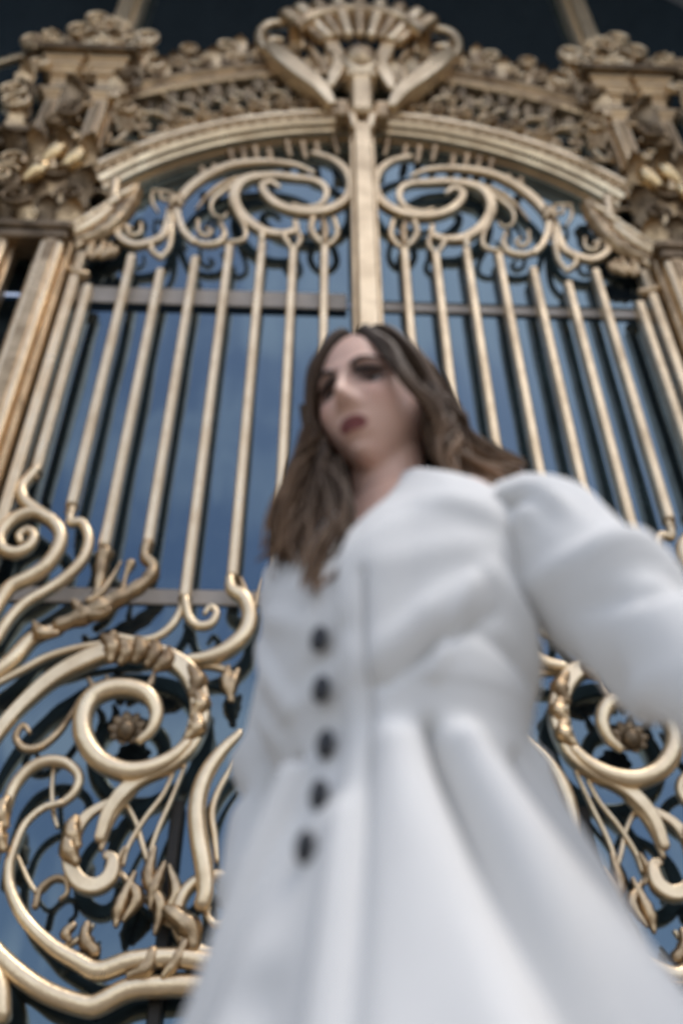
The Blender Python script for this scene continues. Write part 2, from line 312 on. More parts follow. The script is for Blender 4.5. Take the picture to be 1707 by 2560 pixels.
# ------------------------------------------------------------------ traced ironwork, metres in the gate plane: (name, section, y offset, depth, [(x, z, width)])
LEAF=[
('scroll','r',-0.02,1.0,[(2.076,4.881,0.06),(2.112,4.787,0.066),(2.134,4.711,0.072),(2.102,4.609,0.078),(2.011,4.525,0.084),(1.9,4.444,0.083),(1.835,4.348,0.083),(1.831,4.24,0.082),(1.869,4.119,0.08),(1.951,4.027,0.078),(2.037,3.961,0.076),(2.074,3.861,0.074),(2.111,3.727,0.072)],None),
('scroll','r',-0.03,1.0,[(1.9,4.444,0.078),(2.017,4.504,0.078),(2.121,4.451,0.076),(2.175,4.338,0.074),(2.146,4.23,0.072),(2.066,4.193,0.071),(1.999,4.235,0.064),(1.979,4.316,0.058),(2.026,4.37,0.051),(2.069,4.327,0.043),(2.049,4.28,0.036)],None),
('scroll','r',0.0,1.0,[(1.81,4.589,0.048),(1.803,4.461,0.052),(1.735,4.463,0.058),(1.673,4.339,0.062),(1.679,4.191,0.063),(1.747,4.058,0.063),(1.837,3.954,0.064),(1.938,3.864,0.063),(2.002,3.754,0.062),(2.047,3.612,0.061)],None),
('scroll','f',-0.02,1.0,[(1.325,4.309,0.052),(1.327,4.201,0.059),(1.271,4.123,0.066),(1.29,4.032,0.078),(1.369,3.941,0.089),(1.458,3.877,0.103),(1.527,3.814,0.117),(1.634,3.751,0.097),(1.731,3.701,0.077)],None),
('scroll','r',0.01,1.0,[(1.731,3.701,0.067),(1.853,3.639,0.078),(1.928,3.501,0.088),(2.001,3.41,0.087),(2.075,3.333,0.086)],None),
('leaf_spray','r',0.0,1.0,[(1.461,4.17,0.012),(1.503,4.039,0.031),(1.547,3.937,0.043),(1.598,3.885,0.049)],None),
('leaf_spray','r',0.0,1.0,[(1.403,4.159,0.061),(1.421,4.067,0.026),(1.422,3.965,0.04)],None),
('scroll','r',0.0,1.0,[(1.073,3.924,0.05),(1.087,3.825,0.047),(1.126,3.728,0.045),(1.195,3.655,0.043),(1.288,3.63,0.043),(1.406,3.65,0.043)],None),
('scroll','r',-0.02,1.0,[(1.065,3.9,0.055),(1.033,3.778,0.052),(0.979,3.72,0.05),(0.912,3.733,0.049),(0.884,3.806,0.041),(0.922,3.854,0.032),(0.948,3.804,0.024)],None),
('scroll','r',-0.02,1.0,[(0.828,4.058,0.051),(0.812,3.969,0.073),(0.737,3.908,0.09),(0.7,3.787,0.092),(0.723,3.667,0.091),(0.812,3.561,0.087),(0.912,3.513,0.073),(1.006,3.499,0.057)],None),
('leaf_spray','r',0.0,1.0,[(0.645,4.063,0.014),(0.668,3.923,0.035),(0.682,3.811,0.03)],None),
('leaf_spray','r',0.0,1.0,[(0.768,4.072,0.014),(0.742,3.983,0.04),(0.717,3.909,0.03)],None),
('leaf_spray','f',0.01,1.0,[(1.565,4.247,0.092),(1.571,4.154,0.078),(1.563,4.037,0.06),(1.566,3.936,0.04)],None),
('leaf_spray','f',-0.04,1.0,[(1.672,3.859,0.029),(1.611,3.787,0.068),(1.539,3.765,0.071),(1.467,3.803,0.039)],None),
('leaf_spray','f',-0.04,1.0,[(1.858,3.71,0.019),(1.806,3.641,0.076),(1.72,3.643,0.029)],None),
('leaf_spray','f',-0.03,1.0,[(1.425,3.65,0.048),(1.43,3.557,0.057),(1.476,3.489,0.019)],None),
('scroll','f2',-0.03,1.0,[(1.947,2.904,0.065),(1.9,3.041,0.068),(1.825,3.185,0.072),(1.695,3.357,0.085),(1.548,3.47,0.098),(1.426,3.529,0.099),(1.275,3.532,0.099),(1.129,3.502,0.104),(1.007,3.416,0.107),(0.933,3.277,0.106),(0.916,3.131,0.104),(0.955,2.98,0.093),(1.05,2.881,0.083),(1.163,2.813,0.077),(1.245,2.728,0.072),(1.298,2.628,0.061),(1.317,2.506,0.049)],None),
('scroll','r',-0.06,1.0,[(0.956,2.99,0.053),(1.034,2.901,0.069),(1.14,2.842,0.085),(1.251,2.83,0.095),(1.372,2.885,0.098),(1.459,2.99,0.101),(1.492,3.11,0.101),(1.47,3.223,0.101),(1.389,3.283,0.099),(1.28,3.291,0.094),(1.183,3.25,0.089),(1.131,3.158,0.075),(1.145,3.056,0.057),(1.195,2.995,0.04)],None),
('leaf_spray','r',-0.05,1.0,[(1.171,3.41,0.013),(1.184,3.334,0.039),(1.209,3.285,0.044)],None),
('scroll','r',0.0,1.0,[(1.985,3.34,0.036),(1.867,3.429,0.04),(1.761,3.51,0.041),(1.622,3.57,0.039),(1.457,3.608,0.034),(1.304,3.612,0.029)],None),
('leaf_spray','r',0.0,1.0,[(1.541,3.264,0.018),(1.57,3.169,0.028),(1.614,3.067,0.037),(1.686,2.986,0.041),(1.763,2.975,0.041),(1.819,3.033,0.036),(1.799,3.104,0.029),(1.755,3.064,0.021)],None),
('scroll','r',-0.02,1.0,[(1.78,2.398,0.056),(1.786,2.533,0.057),(1.779,2.648,0.058),(1.762,2.766,0.058),(1.705,2.86,0.057),(1.618,2.9,0.055),(1.528,2.883,0.053),(1.465,2.817,0.05),(1.476,2.734,0.044),(1.525,2.678,0.038)],None),
('scroll','r',-0.03,1.0,[(1.525,2.678,0.034),(1.604,2.65,0.035),(1.671,2.57,0.037),(1.696,2.458,0.041),(1.701,2.366,0.046),(1.67,2.261,0.052),(1.581,2.137,0.058),(1.444,2.025,0.066),(1.318,1.96,0.076),(1.229,1.924,0.083),(1.113,1.962,0.084),(1.009,1.977,0.084),(0.879,1.979,0.084),(0.747,1.958,0.084)],None),
('scroll','r',-0.01,1.0,[(1.818,2.122,0.089),(1.665,1.989,0.088),(1.532,1.896,0.088),(1.408,1.833,0.089),(1.267,1.793,0.09),(1.209,1.8,0.091),(1.099,1.857,0.093),(0.966,1.872,0.091),(0.816,1.874,0.089),(0.663,1.854,0.086)],None),
('scroll','f2',-0.03,1.0,[(1.291,2.691,0.034),(1.389,2.618,0.048),(1.437,2.512,0.062),(1.433,2.394,0.069),(1.377,2.305,0.076),(1.301,2.281,0.074),(1.244,2.323,0.072),(1.24,2.405,0.055),(1.276,2.43,0.037)],None),
('scroll','r',-0.01,1.0,[(1.191,2.766,0.043),(1.263,2.674,0.059),(1.298,2.575,0.053),(1.306,2.463,0.024)],None),
('leaf_spray','r',0.0,1.0,[(1.556,2.202,0.031),(1.548,2.282,0.031),(1.494,2.331,0.031),(1.444,2.323,0.028),(1.426,2.267,0.023),(1.452,2.235,0.019)],None),
('stem','r',-0.08,1.0,[(0.701,3.034,0.045),(0.791,2.924,0.064),(0.858,2.79,0.079),(0.879,2.644,0.085),(0.857,2.495,0.088),(0.82,2.353,0.088),(0.803,2.255,0.083),(0.814,2.192,0.075)],None),
('stem','r',-0.03,1.0,[(0.72,2.906,0.026),(0.787,2.763,0.031),(0.812,2.645,0.035),(0.789,2.522,0.032),(0.768,2.411,0.029)],None),
('leaf_spray','f',-0.02,1.0,[(1.165,2.322,0.019),(1.108,2.24,0.057),(1.157,2.14,0.019)],None),
('leaf_spray','f',-0.02,1.0,[(1.061,2.471,0.02),(1.071,2.327,0.058),(1.002,2.208,0.019)],None),
('leaf_spray','f',-0.02,1.0,[(0.985,2.387,0.019),(0.938,2.256,0.057),(1.003,2.147,0.019)],None),
('leaf_spray','f',-0.02,1.0,[(1.137,2.353,0.019),(1.181,2.204,0.057),(1.186,2.115,0.019)],None),
('leaf_spray','f',-0.02,1.0,[(1.079,2.319,0.019),(1.002,2.209,0.057),(1.014,2.085,0.019)],None),
('leaf_spray','f',-0.02,1.0,[(1.007,2.401,0.02),(1.04,2.287,0.058),(1.047,2.195,0.019)],None),
('leaf_spray','f',-0.06,1.0,[(0.97,2.178,0.047),(0.911,2.139,0.084),(0.851,2.086,0.083),(0.837,2.019,0.046)],None),
('leaf_spray','f',-0.04,1.0,[(1.308,2.12,0.028),(1.305,2.051,0.055),(1.253,2.0,0.046)],None),
('leaf_spray','f',-0.03,1.0,[(1.366,2.116,0.028),(1.395,2.081,0.046),(1.371,2.046,0.018)],None),
('leaf_spray','f',-0.06,1.0,[(1.006,2.002,0.046),(1.024,1.935,0.064),(1.098,1.901,0.027)],None),
('leaf_spray','f',-0.06,1.0,[(0.872,2.044,0.037),(0.907,1.958,0.055),(0.953,1.899,0.027)],None),
('leaf_spray','f',0.0,1.0,[(0.744,3.456,0.023),(0.77,3.367,0.061),(0.774,3.268,0.022)],None),
('leaf_spray','f',0.0,1.0,[(0.797,3.479,0.023),(0.8,3.377,0.062),(0.76,3.266,0.022)],None),
('leaf_spray','f',-0.01,1.0,[(1.516,3.381,0.018),(1.472,3.307,0.04),(1.494,3.246,0.015)],None),
('leaf_spray','f',-0.01,1.0,[(1.422,3.393,0.018),(1.402,3.331,0.04),(1.443,3.257,0.015)],None),
('leaf_spray','f',-0.01,1.0,[(1.199,2.474,0.016),(1.225,2.397,0.035),(1.188,2.331,0.013)],None),
('leaf_spray','f',-0.075,1.0,[(1.47,3.606,0.034),(1.406,3.542,0.091),(1.403,3.452,0.045)],None),
('leaf_spray','f',-0.075,1.0,[(1.369,3.586,0.034),(1.325,3.508,0.09),(1.349,3.443,0.045)],None),
('leaf_spray','f',-0.075,1.0,[(1.284,3.599,0.034),(1.252,3.521,0.091),(1.276,3.456,0.045)],None),
('leaf_spray','f',-0.075,1.0,[(1.194,3.578,0.034),(1.174,3.5,0.09),(1.209,3.435,0.045)],None),
('leaf_spray','f',-0.075,1.0,[(1.111,3.534,0.034),(1.113,3.456,0.09),(1.16,3.405,0.045)],None),
('leaf_spray','f',-0.075,1.0,[(0.992,3.428,0.034),(0.941,3.341,0.089),(0.964,3.254,0.044)],None),
('leaf_spray','f',-0.075,1.0,[(0.949,3.287,0.033),(0.91,3.203,0.087),(0.945,3.131,0.043)],None),
('leaf_spray','f',-0.075,1.0,[(0.935,3.162,0.033),(0.916,3.069,0.086),(0.962,3.01,0.043)],None),
('leaf_spray','f',-0.075,1.0,[(1.768,2.684,0.03),(1.781,2.612,0.079),(1.747,2.542,0.039)],None),
('leaf_spray','f',-0.075,1.0,[(1.769,2.569,0.03),(1.773,2.499,0.078),(1.73,2.432,0.039)],None),
('leaf_spray','f',-0.075,1.0,[(1.437,2.513,0.03),(1.444,2.444,0.078),(1.395,2.378,0.039)],None),
('leaf_spray','f',-0.075,1.0,[(1.434,2.591,0.03),(1.441,2.521,0.079),(1.401,2.453,0.039)],None),
('stem','r',0.02,1.0,[(1.24,2.405,0.028),(1.182,2.34,0.03),(1.1,2.268,0.032),(1.029,2.205,0.032),(0.975,2.151,0.034),(0.91,2.129,0.039)],None),
('stem','r',0.03,1.0,[(1.245,2.728,0.025),(1.17,2.612,0.026),(1.121,2.491,0.027),(1.065,2.374,0.028),(1.038,2.285,0.027),(1.005,2.205,0.027)],None),
('stem','r',0.01,1.0,[(0.997,2.96,0.019),(1.053,2.759,0.024),(1.13,2.622,0.025),(1.187,2.49,0.023),(1.198,2.397,0.016)],None),
('stem','r',0.0,1.0,[(0.965,2.902,0.019),(1.014,2.714,0.024),(1.062,2.553,0.025),(1.079,2.416,0.022),(1.048,2.301,0.016)],None),
('stem','r',0.02,1.0,[(1.441,2.01,0.03),(1.373,2.055,0.031),(1.318,2.094,0.027),(1.293,2.132,0.019)],None),
('stem','r',0.02,1.0,[(1.695,2.449,0.019),(1.571,2.278,0.022),(1.501,2.328,0.022),(1.436,2.32,0.019)],None),
('stem','r',0.02,1.0,[(1.607,2.891,0.022),(1.593,2.769,0.024),(1.562,2.651,0.023),(1.532,2.581,0.02)],None),
('stem','r',0.02,1.0,[(0.977,3.494,0.047),(0.872,3.485,0.043),(0.784,3.443,0.038),(0.768,3.344,0.032)],None),
('scroll','f2',-0.03,1.0,[(0.441,8.867,0.05),(0.258,8.752,0.063),(0.144,8.561,0.076),(0.105,8.354,0.08),(0.132,8.135,0.083),(0.23,7.974,0.084),(0.392,7.878,0.085),(0.571,7.889,0.082),(0.733,7.993,0.081),(0.83,8.155,0.071),(0.854,8.278,0.061),(0.787,8.349,0.048),(0.714,8.27,0.035)],None),
('scroll','f2',-0.01,1.0,[(0.565,7.785,0.043),(0.556,7.649,0.057),(0.663,7.577,0.071),(0.816,7.608,0.08),(0.97,7.775,0.088),(1.069,8.002,0.093),(1.079,8.219,0.094),(1.015,8.376,0.093),(0.888,8.443,0.085),(0.729,8.471,0.077),(0.567,8.448,0.071),(0.433,8.426,0.066),(0.336,8.344,0.061),(0.31,8.195,0.056),(0.361,8.041,0.05),(0.488,7.989,0.042),(0.594,8.044,0.034)],None),
('scroll','f2',-0.04,1.0,[(0.424,8.515,0.032),(0.592,8.63,0.049),(0.851,8.655,0.064),(1.104,8.594,0.073),(1.278,8.456,0.078),(1.414,8.265,0.08),(1.504,8.052,0.079),(1.533,7.866,0.073),(1.497,7.682,0.056),(1.428,7.501,0.053),(1.351,7.388,0.057)],None),
('scroll','r',0.0,1.0,[(0.835,8.453,0.046),(1.044,8.403,0.047),(1.162,8.261,0.048),(1.25,8.108,0.042),(1.266,7.967,0.034),(1.226,7.848,0.027),(1.153,7.82,0.024),(1.128,7.888,0.021)],None),
('leaf_spray','r',0.0,1.0,[(0.921,8.522,0.049),(1.173,8.361,0.052),(1.307,8.148,0.041),(1.384,7.927,0.018)],None),
('scroll','r',-0.02,1.0,[(1.165,7.707,0.038),(1.12,7.527,0.053),(1.173,7.4,0.06),(1.289,7.385,0.058),(1.372,7.454,0.045)],None),
('scroll','r',-0.02,1.0,[(1.353,7.741,0.033),(1.331,7.572,0.035),(1.261,7.509,0.038),(1.232,7.577,0.033),(1.269,7.624,0.028)],None),
('scroll','r',-0.04,1.0,[(1.088,8.05,0.037),(1.04,7.837,0.038),(0.968,7.628,0.039),(0.953,7.474,0.043),(1.008,7.412,0.042),(1.07,7.415,0.037)],None),
('bulb','r',-0.01,1.0,[(0.244,7.835,0.051),(0.217,7.629,0.053),(0.256,7.499,0.048),(0.315,7.437,0.035)],None),
('bulb','r',-0.02,1.0,[(0.415,7.822,0.059),(0.432,7.664,0.058),(0.387,7.528,0.05),(0.321,7.438,0.035)],None),
('leaf_spray','f',-0.05,1.0,[(0.336,7.771,0.038),(0.316,7.612,0.055),(0.322,7.459,0.037)],None),
('bulb','r',-0.02,1.0,[(0.551,7.671,0.033),(0.515,7.492,0.047),(0.562,7.365,0.032)],None),
('bulb','r',-0.02,1.0,[(0.664,7.588,0.05),(0.625,7.477,0.047),(0.574,7.366,0.032)],None),
('bulb','r',-0.02,1.0,[(0.84,7.599,0.055),(0.822,7.532,0.065),(0.822,7.466,0.05)],None),
('scroll','r',-0.03,1.0,[(1.592,7.87,0.057),(1.545,7.551,0.056),(1.537,7.314,0.045),(1.583,7.17,0.042)],None),
('bulb','r',-0.03,1.0,[(1.677,7.343,0.042),(1.663,7.258,0.049),(1.583,7.17,0.042)],None),
('scroll','r',-0.02,1.0,[(1.584,8.044,0.036),(1.643,8.145,0.031),(1.772,8.17,0.02)],None),
('scroll','r',-0.01,1.0,[(1.772,8.17,0.024),(1.755,8.006,0.036),(1.686,7.843,0.016)],None),
('scroll','r',-0.03,1.0,[(1.55,7.993,0.027),(1.612,7.997,0.033),(1.68,8.033,0.032),(1.706,8.149,0.023)],None),
('scroll','f2',-0.03,1.0,[(1.594,7.869,0.049),(1.591,7.623,0.056),(1.609,7.46,0.062),(1.687,7.37,0.067),(1.806,7.326,0.068),(1.92,7.405,0.066),(1.966,7.51,0.056),(1.947,7.598,0.045),(1.899,7.595,0.035)],None),
('scroll','r',-0.03,1.0,[(1.803,7.65,0.03),(1.785,7.529,0.033),(1.83,7.47,0.036),(1.884,7.513,0.035),(1.888,7.58,0.029),(1.855,7.563,0.022)],None),
('leaf_spray','f',-0.08,1.0,[(1.53,8.04,0.027),(1.534,7.945,0.08),(1.495,7.848,0.044)],None),
('leaf_spray','f',-0.09,1.0,[(1.593,8.044,0.027),(1.568,7.931,0.071),(1.571,7.836,0.035)],None),
('leaf_spray','r',-0.03,1.0,[(2.223,7.32,0.076),(2.297,7.197,0.082),(2.324,7.073,0.088),(2.254,6.96,0.091),(2.155,6.915,0.084),(2.109,6.926,0.057)],None),
('leaf_spray','f',-0.03,1.0,[(1.992,7.336,0.042),(1.995,7.222,0.076),(2.04,7.155,0.05)],None),
('leaf_spray','f',-0.03,1.0,[(2.048,7.368,0.043),(2.057,7.24,0.076),(2.112,7.145,0.05)],None),
('leaf_spray','f',-0.03,1.0,[(2.13,7.358,0.043),(2.138,7.273,0.076),(2.143,7.174,0.05)],None),
('leaf_spray','f',-0.03,1.0,[(1.941,7.29,0.042),(1.953,7.22,0.076),(2.004,7.181,0.05)],None),
('leaf_spray','f',0.0,1.0,[(0.244,9.219,0.062),(0.227,9.049,0.056),(0.21,8.938,0.028)],None),
('leaf_spray','f',0.0,1.0,[(0.408,9.09,0.062),(0.39,8.95,0.056),(0.372,8.867,0.028)],None),
('leaf_spray','f',0.0,1.0,[(0.534,9.099,0.062),(0.514,8.932,0.056),(0.494,8.822,0.028)],None),
('leaf_spray','f',0.0,1.0,[(0.675,9.109,0.062),(0.654,8.955,0.056),(0.634,8.858,0.028)],None),
('leaf_spray','f',0.0,1.0,[(0.831,8.954,0.062),(0.807,8.776,0.055),(0.784,8.656,0.027)],None),
('leaf_spray','f',0.0,1.0,[(0.96,8.99,0.062),(0.933,8.812,0.056),(0.909,8.69,0.027)],None),
('leaf_spray','f',0.0,1.0,[(1.067,8.943,0.062),(1.041,8.792,0.056),(1.019,8.698,0.028)],None),
('leaf_spray','f',0.0,1.0,[(1.173,8.896,0.062),(1.149,8.773,0.055),(1.129,8.705,0.028)],None),
('leaf_spray','f',0.0,1.0,[(1.296,8.638,0.061),(1.272,8.52,0.055),(1.251,8.455,0.027)],None),
('leaf_spray','f',0.0,1.0,[(1.399,8.593,0.06),(1.374,8.475,0.054),(1.353,8.411,0.027)],None),
]
ARCH=[
('end_scroll','r',-0.06,1.0,[(2.08,8.189,0.109),(2.063,8.025,0.1),(2.059,7.834,0.103),(2.12,7.653,0.109),(2.217,7.495,0.109),(2.348,7.356,0.1),(2.434,7.289,0.085)],None),
('acanthus_leaf','f',-0.04,1.0,[(1.911,8.145,0.118),(1.922,7.952,0.138),(1.957,7.751,0.146),(2.019,7.572,0.138),(2.119,7.43,0.117),(2.243,7.336,0.089),(2.331,7.241,0.068)],None),
('end_scroll','r',-0.02,1.0,[(2.071,7.898,0.053),(2.104,8.027,0.047),(2.191,8.114,0.04),(2.296,8.104,0.032),(2.348,8.01,0.023)],None),
('end_scroll','r',-0.02,1.0,[(2.26,7.925,0.018),(2.358,7.884,0.021),(2.379,7.699,0.021),(2.384,7.519,0.017)],None),
('end_scroll','r',-0.02,1.0,[(2.144,7.871,0.027),(2.152,7.732,0.028),(2.219,7.72,0.029),(2.279,7.801,0.028),(2.265,7.862,0.023),(2.215,7.828,0.018)],None),
]
OVER=[
('s_scroll','r',0.0,1.0,[(2.241,9.799,0.035),(2.125,9.645,0.035),(2.004,9.514,0.034),(1.894,9.506,0.034),(1.792,9.419,0.034),(1.731,9.296,0.031),(1.757,9.24,0.027)],None),
('s_scroll','r',-0.01,1.0,[(1.984,9.513,0.026),(2.061,9.499,0.025),(2.062,9.419,0.024),(2.011,9.372,0.02),(1.98,9.423,0.016)],None),
('s_scroll','r',0.01,1.0,[(1.902,9.69,0.014),(1.894,9.587,0.021),(1.842,9.492,0.024),(1.768,9.387,0.024)],None),
('s_scroll','r',0.0,1.0,[(1.789,9.262,0.039),(1.764,9.125,0.039),(1.874,9.057,0.038),(1.969,9.054,0.034),(1.988,9.113,0.028),(1.948,9.104,0.019)],None),
]
TAIL=[
('s_scroll','r',-0.02,1.0,[(2.131,9.625,0.024),(2.208,9.55,0.025),(2.284,9.475,0.026),(2.28,9.395,0.03),(2.202,9.291,0.034),(2.14,9.267,0.039),(2.107,9.188,0.043),(2.126,9.075,0.041),(2.196,8.93,0.039)],None),
('s_scroll','r',-0.03,1.0,[(2.205,9.529,0.026),(2.127,9.483,0.026),(2.106,9.382,0.026),(2.167,9.367,0.024),(2.204,9.439,0.02),(2.174,9.467,0.016)],None),
('s_scroll','r',-0.02,1.0,[(2.288,8.918,0.029),(2.251,9.027,0.025),(2.279,9.124,0.02),(2.318,9.126,0.014)],None),
('s_scroll','r',-0.02,1.0,[(2.004,8.917,0.025),(2.192,8.912,0.025),(2.343,8.904,0.032),(2.345,8.722,0.036),(2.353,8.616,0.028)],None),
]
CREST=[
('scroll_arm','f2',-0.18,1.0,[(0.277,9.497,0.088),(0.388,9.749,0.167),(0.555,9.987,0.197),(0.729,10.262,0.214),(0.854,10.513,0.177),(0.895,10.702,0.111)],None),
('scroll_arm','r',-0.18,1.0,[(0.849,10.452,0.082),(0.975,10.678,0.092),(1.01,10.936,0.099),(0.944,11.159,0.1),(0.779,11.227,0.091),(0.637,11.097,0.076),(0.605,10.899,0.056)],None),
('scroll_arm','r',-0.18,1.0,[(0.78,10.818,0.056),(0.877,10.827,0.07),(0.92,10.673,0.055)],None),
('scroll_arm','r',-0.13,1.0,[(0.37,9.915,0.065),(0.422,10.207,0.086),(0.423,10.537,0.088),(0.503,10.794,0.076),(0.588,10.833,0.056)],None),
('cartouche_arm','f2',-0.18,1.0,[(0.29,9.852,0.078),(0.245,10.047,0.135),(0.2,10.306,0.156),(0.264,10.615,0.156),(0.302,10.936,0.148),(0.241,11.193,0.134),(0.116,11.283,0.112),(0.003,11.289,0.1)],None),
('cartouche_arm','r',-0.22,1.0,[(-0.015,10.054,0.118),(0.077,10.119,0.118),(0.161,10.302,0.093),(0.18,10.515,0.054)],None),
('shell_drop','f',-0.18,1.0,[(0.617,11.643,0.103),(0.584,11.293,0.115),(0.595,10.962,0.098),(0.574,10.705,0.055)],None),
('bracket','f',-0.18,1.0,[(0.137,9.407,0.075),(0.096,9.249,0.111),(0.067,9.07,0.073)],None),
]
SIDE=[
('side_scroll','f2',0.0,1.0,[(3.4,8.516,0.117),(3.266,8.728,0.112),(3.136,8.812,0.106),(3.031,8.934,0.103),(2.952,9.155,0.103),(2.911,9.443,0.098),(2.942,9.651,0.092),(3.03,9.796,0.085),(3.136,9.919,0.076),(3.193,10.049,0.061)],None),
('side_scroll','r',-0.04,1.0,[(3.453,8.733,0.073),(3.289,8.993,0.075),(3.18,9.099,0.075),(3.081,9.266,0.057),(3.084,9.471,0.039),(3.133,9.658,0.026)],None),
('side_scroll','r',0.0,1.0,[(2.969,9.194,0.048),(2.911,9.001,0.056),(2.842,8.795,0.056),(2.757,8.597,0.037)],None),
('side_scroll','r',0.0,1.0,[(3.105,7.658,0.076),(2.909,7.546,0.075),(2.799,7.43,0.066),(2.654,7.378,0.05)],None),
('side_scroll','r',0.0,1.0,[(2.766,7.238,0.033),(2.746,7.109,0.048),(2.785,6.993,0.056),(2.865,6.919,0.048)],None),
('side_scroll','r',0.0,1.0,[(3.107,9.532,0.02),(3.264,9.669,0.024),(3.324,9.579,0.023),(3.269,9.416,0.019)],None),
]
BARS=[(0.318, 3.658, 7.48), (0.566, 3.778, 7.35), (0.816, 4.071, 7.43), (1.07, 3.912, 7.42), (1.323, 4.309, 7.2), (1.572, 4.275, 7.02), (1.816, 4.589, 7.2), (2.084, 4.865, 6.79)]

# ------------------------------------------------------------------ ground and portal
GY = 4.63      # plane of the glazing
v, f = box(-300, 300, -400, GY + 6, -0.5, 0)
tag(mesh_obj('ground', v, f, PAVE, smooth=False), kind='structure')

portal = thing('stone_portal', (0, 3.3, 0), 'deep limestone portal with dark vault that frames the gilded gate', 'building')
PO = (0, 3.3, 0); YF, YB = 1.75, GY + 0.35; RV, SPR = 4.45, 10.6
for s in (-1, 1):
    v, f = box(min(s * 4.45, s * 9), max(s * 4.45, s * 9), YF, YB, 0, SPR, 0.02)
    mesh_obj('pier', v, f, STONE, portal, PO, False)
V, F = [], []
NA = 40
for i in range(NA + 1):
    a = -PI / 2 + PI * i / NA
    x, z = RV * math.sin(a), SPR + RV * math.cos(a)
    V += [(x, YF, z), (x, YB, z)]
for i in range(NA): F.append((2 * i, 2 * i + 1, 2 * i + 3, 2 * i + 2))
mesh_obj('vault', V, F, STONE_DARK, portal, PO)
V, F = [], []
for i in range(NA + 1):
    a = -PI / 2 + PI * i / NA
    x, z = RV * math.sin(a), SPR + RV * math.cos(a)
    V += [(x, YF, z), (x * 9 / RV, YF, 17.0 if abs(a) < PI / 2 - .01 else SPR), (x * 9 / RV, YB, 17.0 if abs(a) < PI / 2 - .01 else SPR)]
for i in range(NA): F += [(3 * i, 3 * i + 3, 3 * i + 4, 3 * i + 1), (3 * i + 1, 3 * i + 4, 3 * i + 5, 3 * i + 2)]
mesh_obj('facade_wall', V, F, STONE, portal, PO, False)

# ------------------------------------------------------------------ glazed screen behind the gate
screen = thing('glazed_screen', (0, GY, 0), 'tall dark glazed screen with beige rails behind the gilded gate', 'window')
SO = (0, GY, 0)
rails = [0.0, 4.02, 6.89, 15.0]
xs = [-4.45, -2.5, 0.0, 2.5, 4.45]
for i in range(len(rails) - 1):
    for j in range(len(xs) - 1):
        v, f = box(xs[j], xs[j + 1], GY, GY + .02, rails[i], rails[i + 1])
        o = mesh_obj('pane', v, f, GLASS, screen, SO, False)
        o.rotation_euler = (rad(random.uniform(-.25, .25)), 0, rad(random.uniform(-.25, .25)))
for z, h in ((4.02, .11), (6.89, .20)):
    for x0, x1 in ((-2.35, -.14), (.14, 2.35)):
        v, f = box(x0, x1, GY - .016, GY - .003, z - h / 2, z + h / 2, .008); mesh_obj('rail', v, f, RAIL, screen, SO, False)
for s in (-1, 1):
    v, f = merge(box(s * 2.47 - .075, s * 2.47 + .075, GY - .30, GY - .02, 10.2, 15, .012), box(s * 2.47 - .13, s * 2.47 + .13, GY - .20, GY - .025, 10.2, 15, .012))
    tag(mesh_obj('mullion', v, f, GOLD, screen, SO, False), 'gilded mullion above the pilaster')

# ------------------------------------------------------------------ gate leaves
LO = (1.2, 4.5, 0)
leafR = thing('gate_leaf', LO, 'gilded gate leaf with bars and scrolls right of the central post, beside the white sleeve', 'gate', 'leaves of the gilded gate')
for x, zb, zt in BARS:
    v, f = box(x - .031, x + .031, 4.46, 4.56, zb, zt + .02, .011); mesh_obj('bar', v, f, GOLD, leafR, LO, False)
    v, f = merge(ball((x, 4.5, zb), .042, 1, 1, .55, 10, 6), ball((x, 4.5, zb - .05), .036, 1, 1, .6, 10, 6)); mesh_obj('collar', v, f, GOLD_OLD, leafR, LO)
    v, f = merge(ball((x, 4.5, zt), .040, 1, 1, .6, 10, 6), ball((x, 4.5, zt - .05), .034, 1, 1, .45, 10, 6)); mesh_obj('collar', v, f, GOLD_OLD, leafR, LO)
for name, kind, yo, dep, pts, cu in LEAF:
    v, f = sweep(pts, kind, yo, dep)
    mesh_obj(name, v, f, GOLD_OLD if (name == 'leaf_spray' or kind == 'f') else GOLD, leafR, LO)
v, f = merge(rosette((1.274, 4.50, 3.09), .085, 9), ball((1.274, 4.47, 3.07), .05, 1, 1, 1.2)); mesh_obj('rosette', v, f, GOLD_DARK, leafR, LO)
# scrolls beside the central post, below the two shortest bars
def spiral(cx_, cz_, r0, r1, a0, turns, w0, w1, n=26):
    return [(cx_ + (r0 + (r1 - r0) * k / n) * math.cos(a0 + turns * 2 * PI * k / n), cz_ + (r0 + (r1 - r0) * k / n) * math.sin(a0 + turns * 2 * PI * k / n), w0 + (w1 - w0) * k / n) for k in range(n + 1)]
for p in (spiral(.44, 3.42, .20, .03, PI / 2, 1.6, .07, .03), spiral(.42, 2.55, .27, .04, -PI / 2, -1.7, .09, .035), spiral(.75, 2.2, .24, .04, PI, 1.5, .08, .03), spiral(.42, 1.6, .26, .04, 0, 1.5, .09, .03), spiral(1.9, 1.75, .30, .04, PI, -1.6, .09, .03)):
    v, f = sweep(p, 'r', -.02); mesh_obj('scroll', v, f, GOLD, leafR, LO)
v, f = box(.16, 2.25, 4.44, 4.56, .08, .30, .015); mesh_obj('bottom_rail', v, f, GOLD, leafR, LO, False)
v, f = box(.16, 2.25, 4.45, 4.55, 1.18, 1.30, .015); mesh_obj('lock_rail', v, f, GOLD, leafR, LO, False)
v, f = box(.17, 2.24, 4.48, 4.52, .31, 1.17); mesh_obj('kick_panel', v, f, GOLD_OLD, leafR, LO, False)
v, f = merge(box(2.16, 2.23, 4.44, 4.56, .31, 7.2, .01)); mesh_obj('stile', v, f, GOLD, leafR, LO, False)
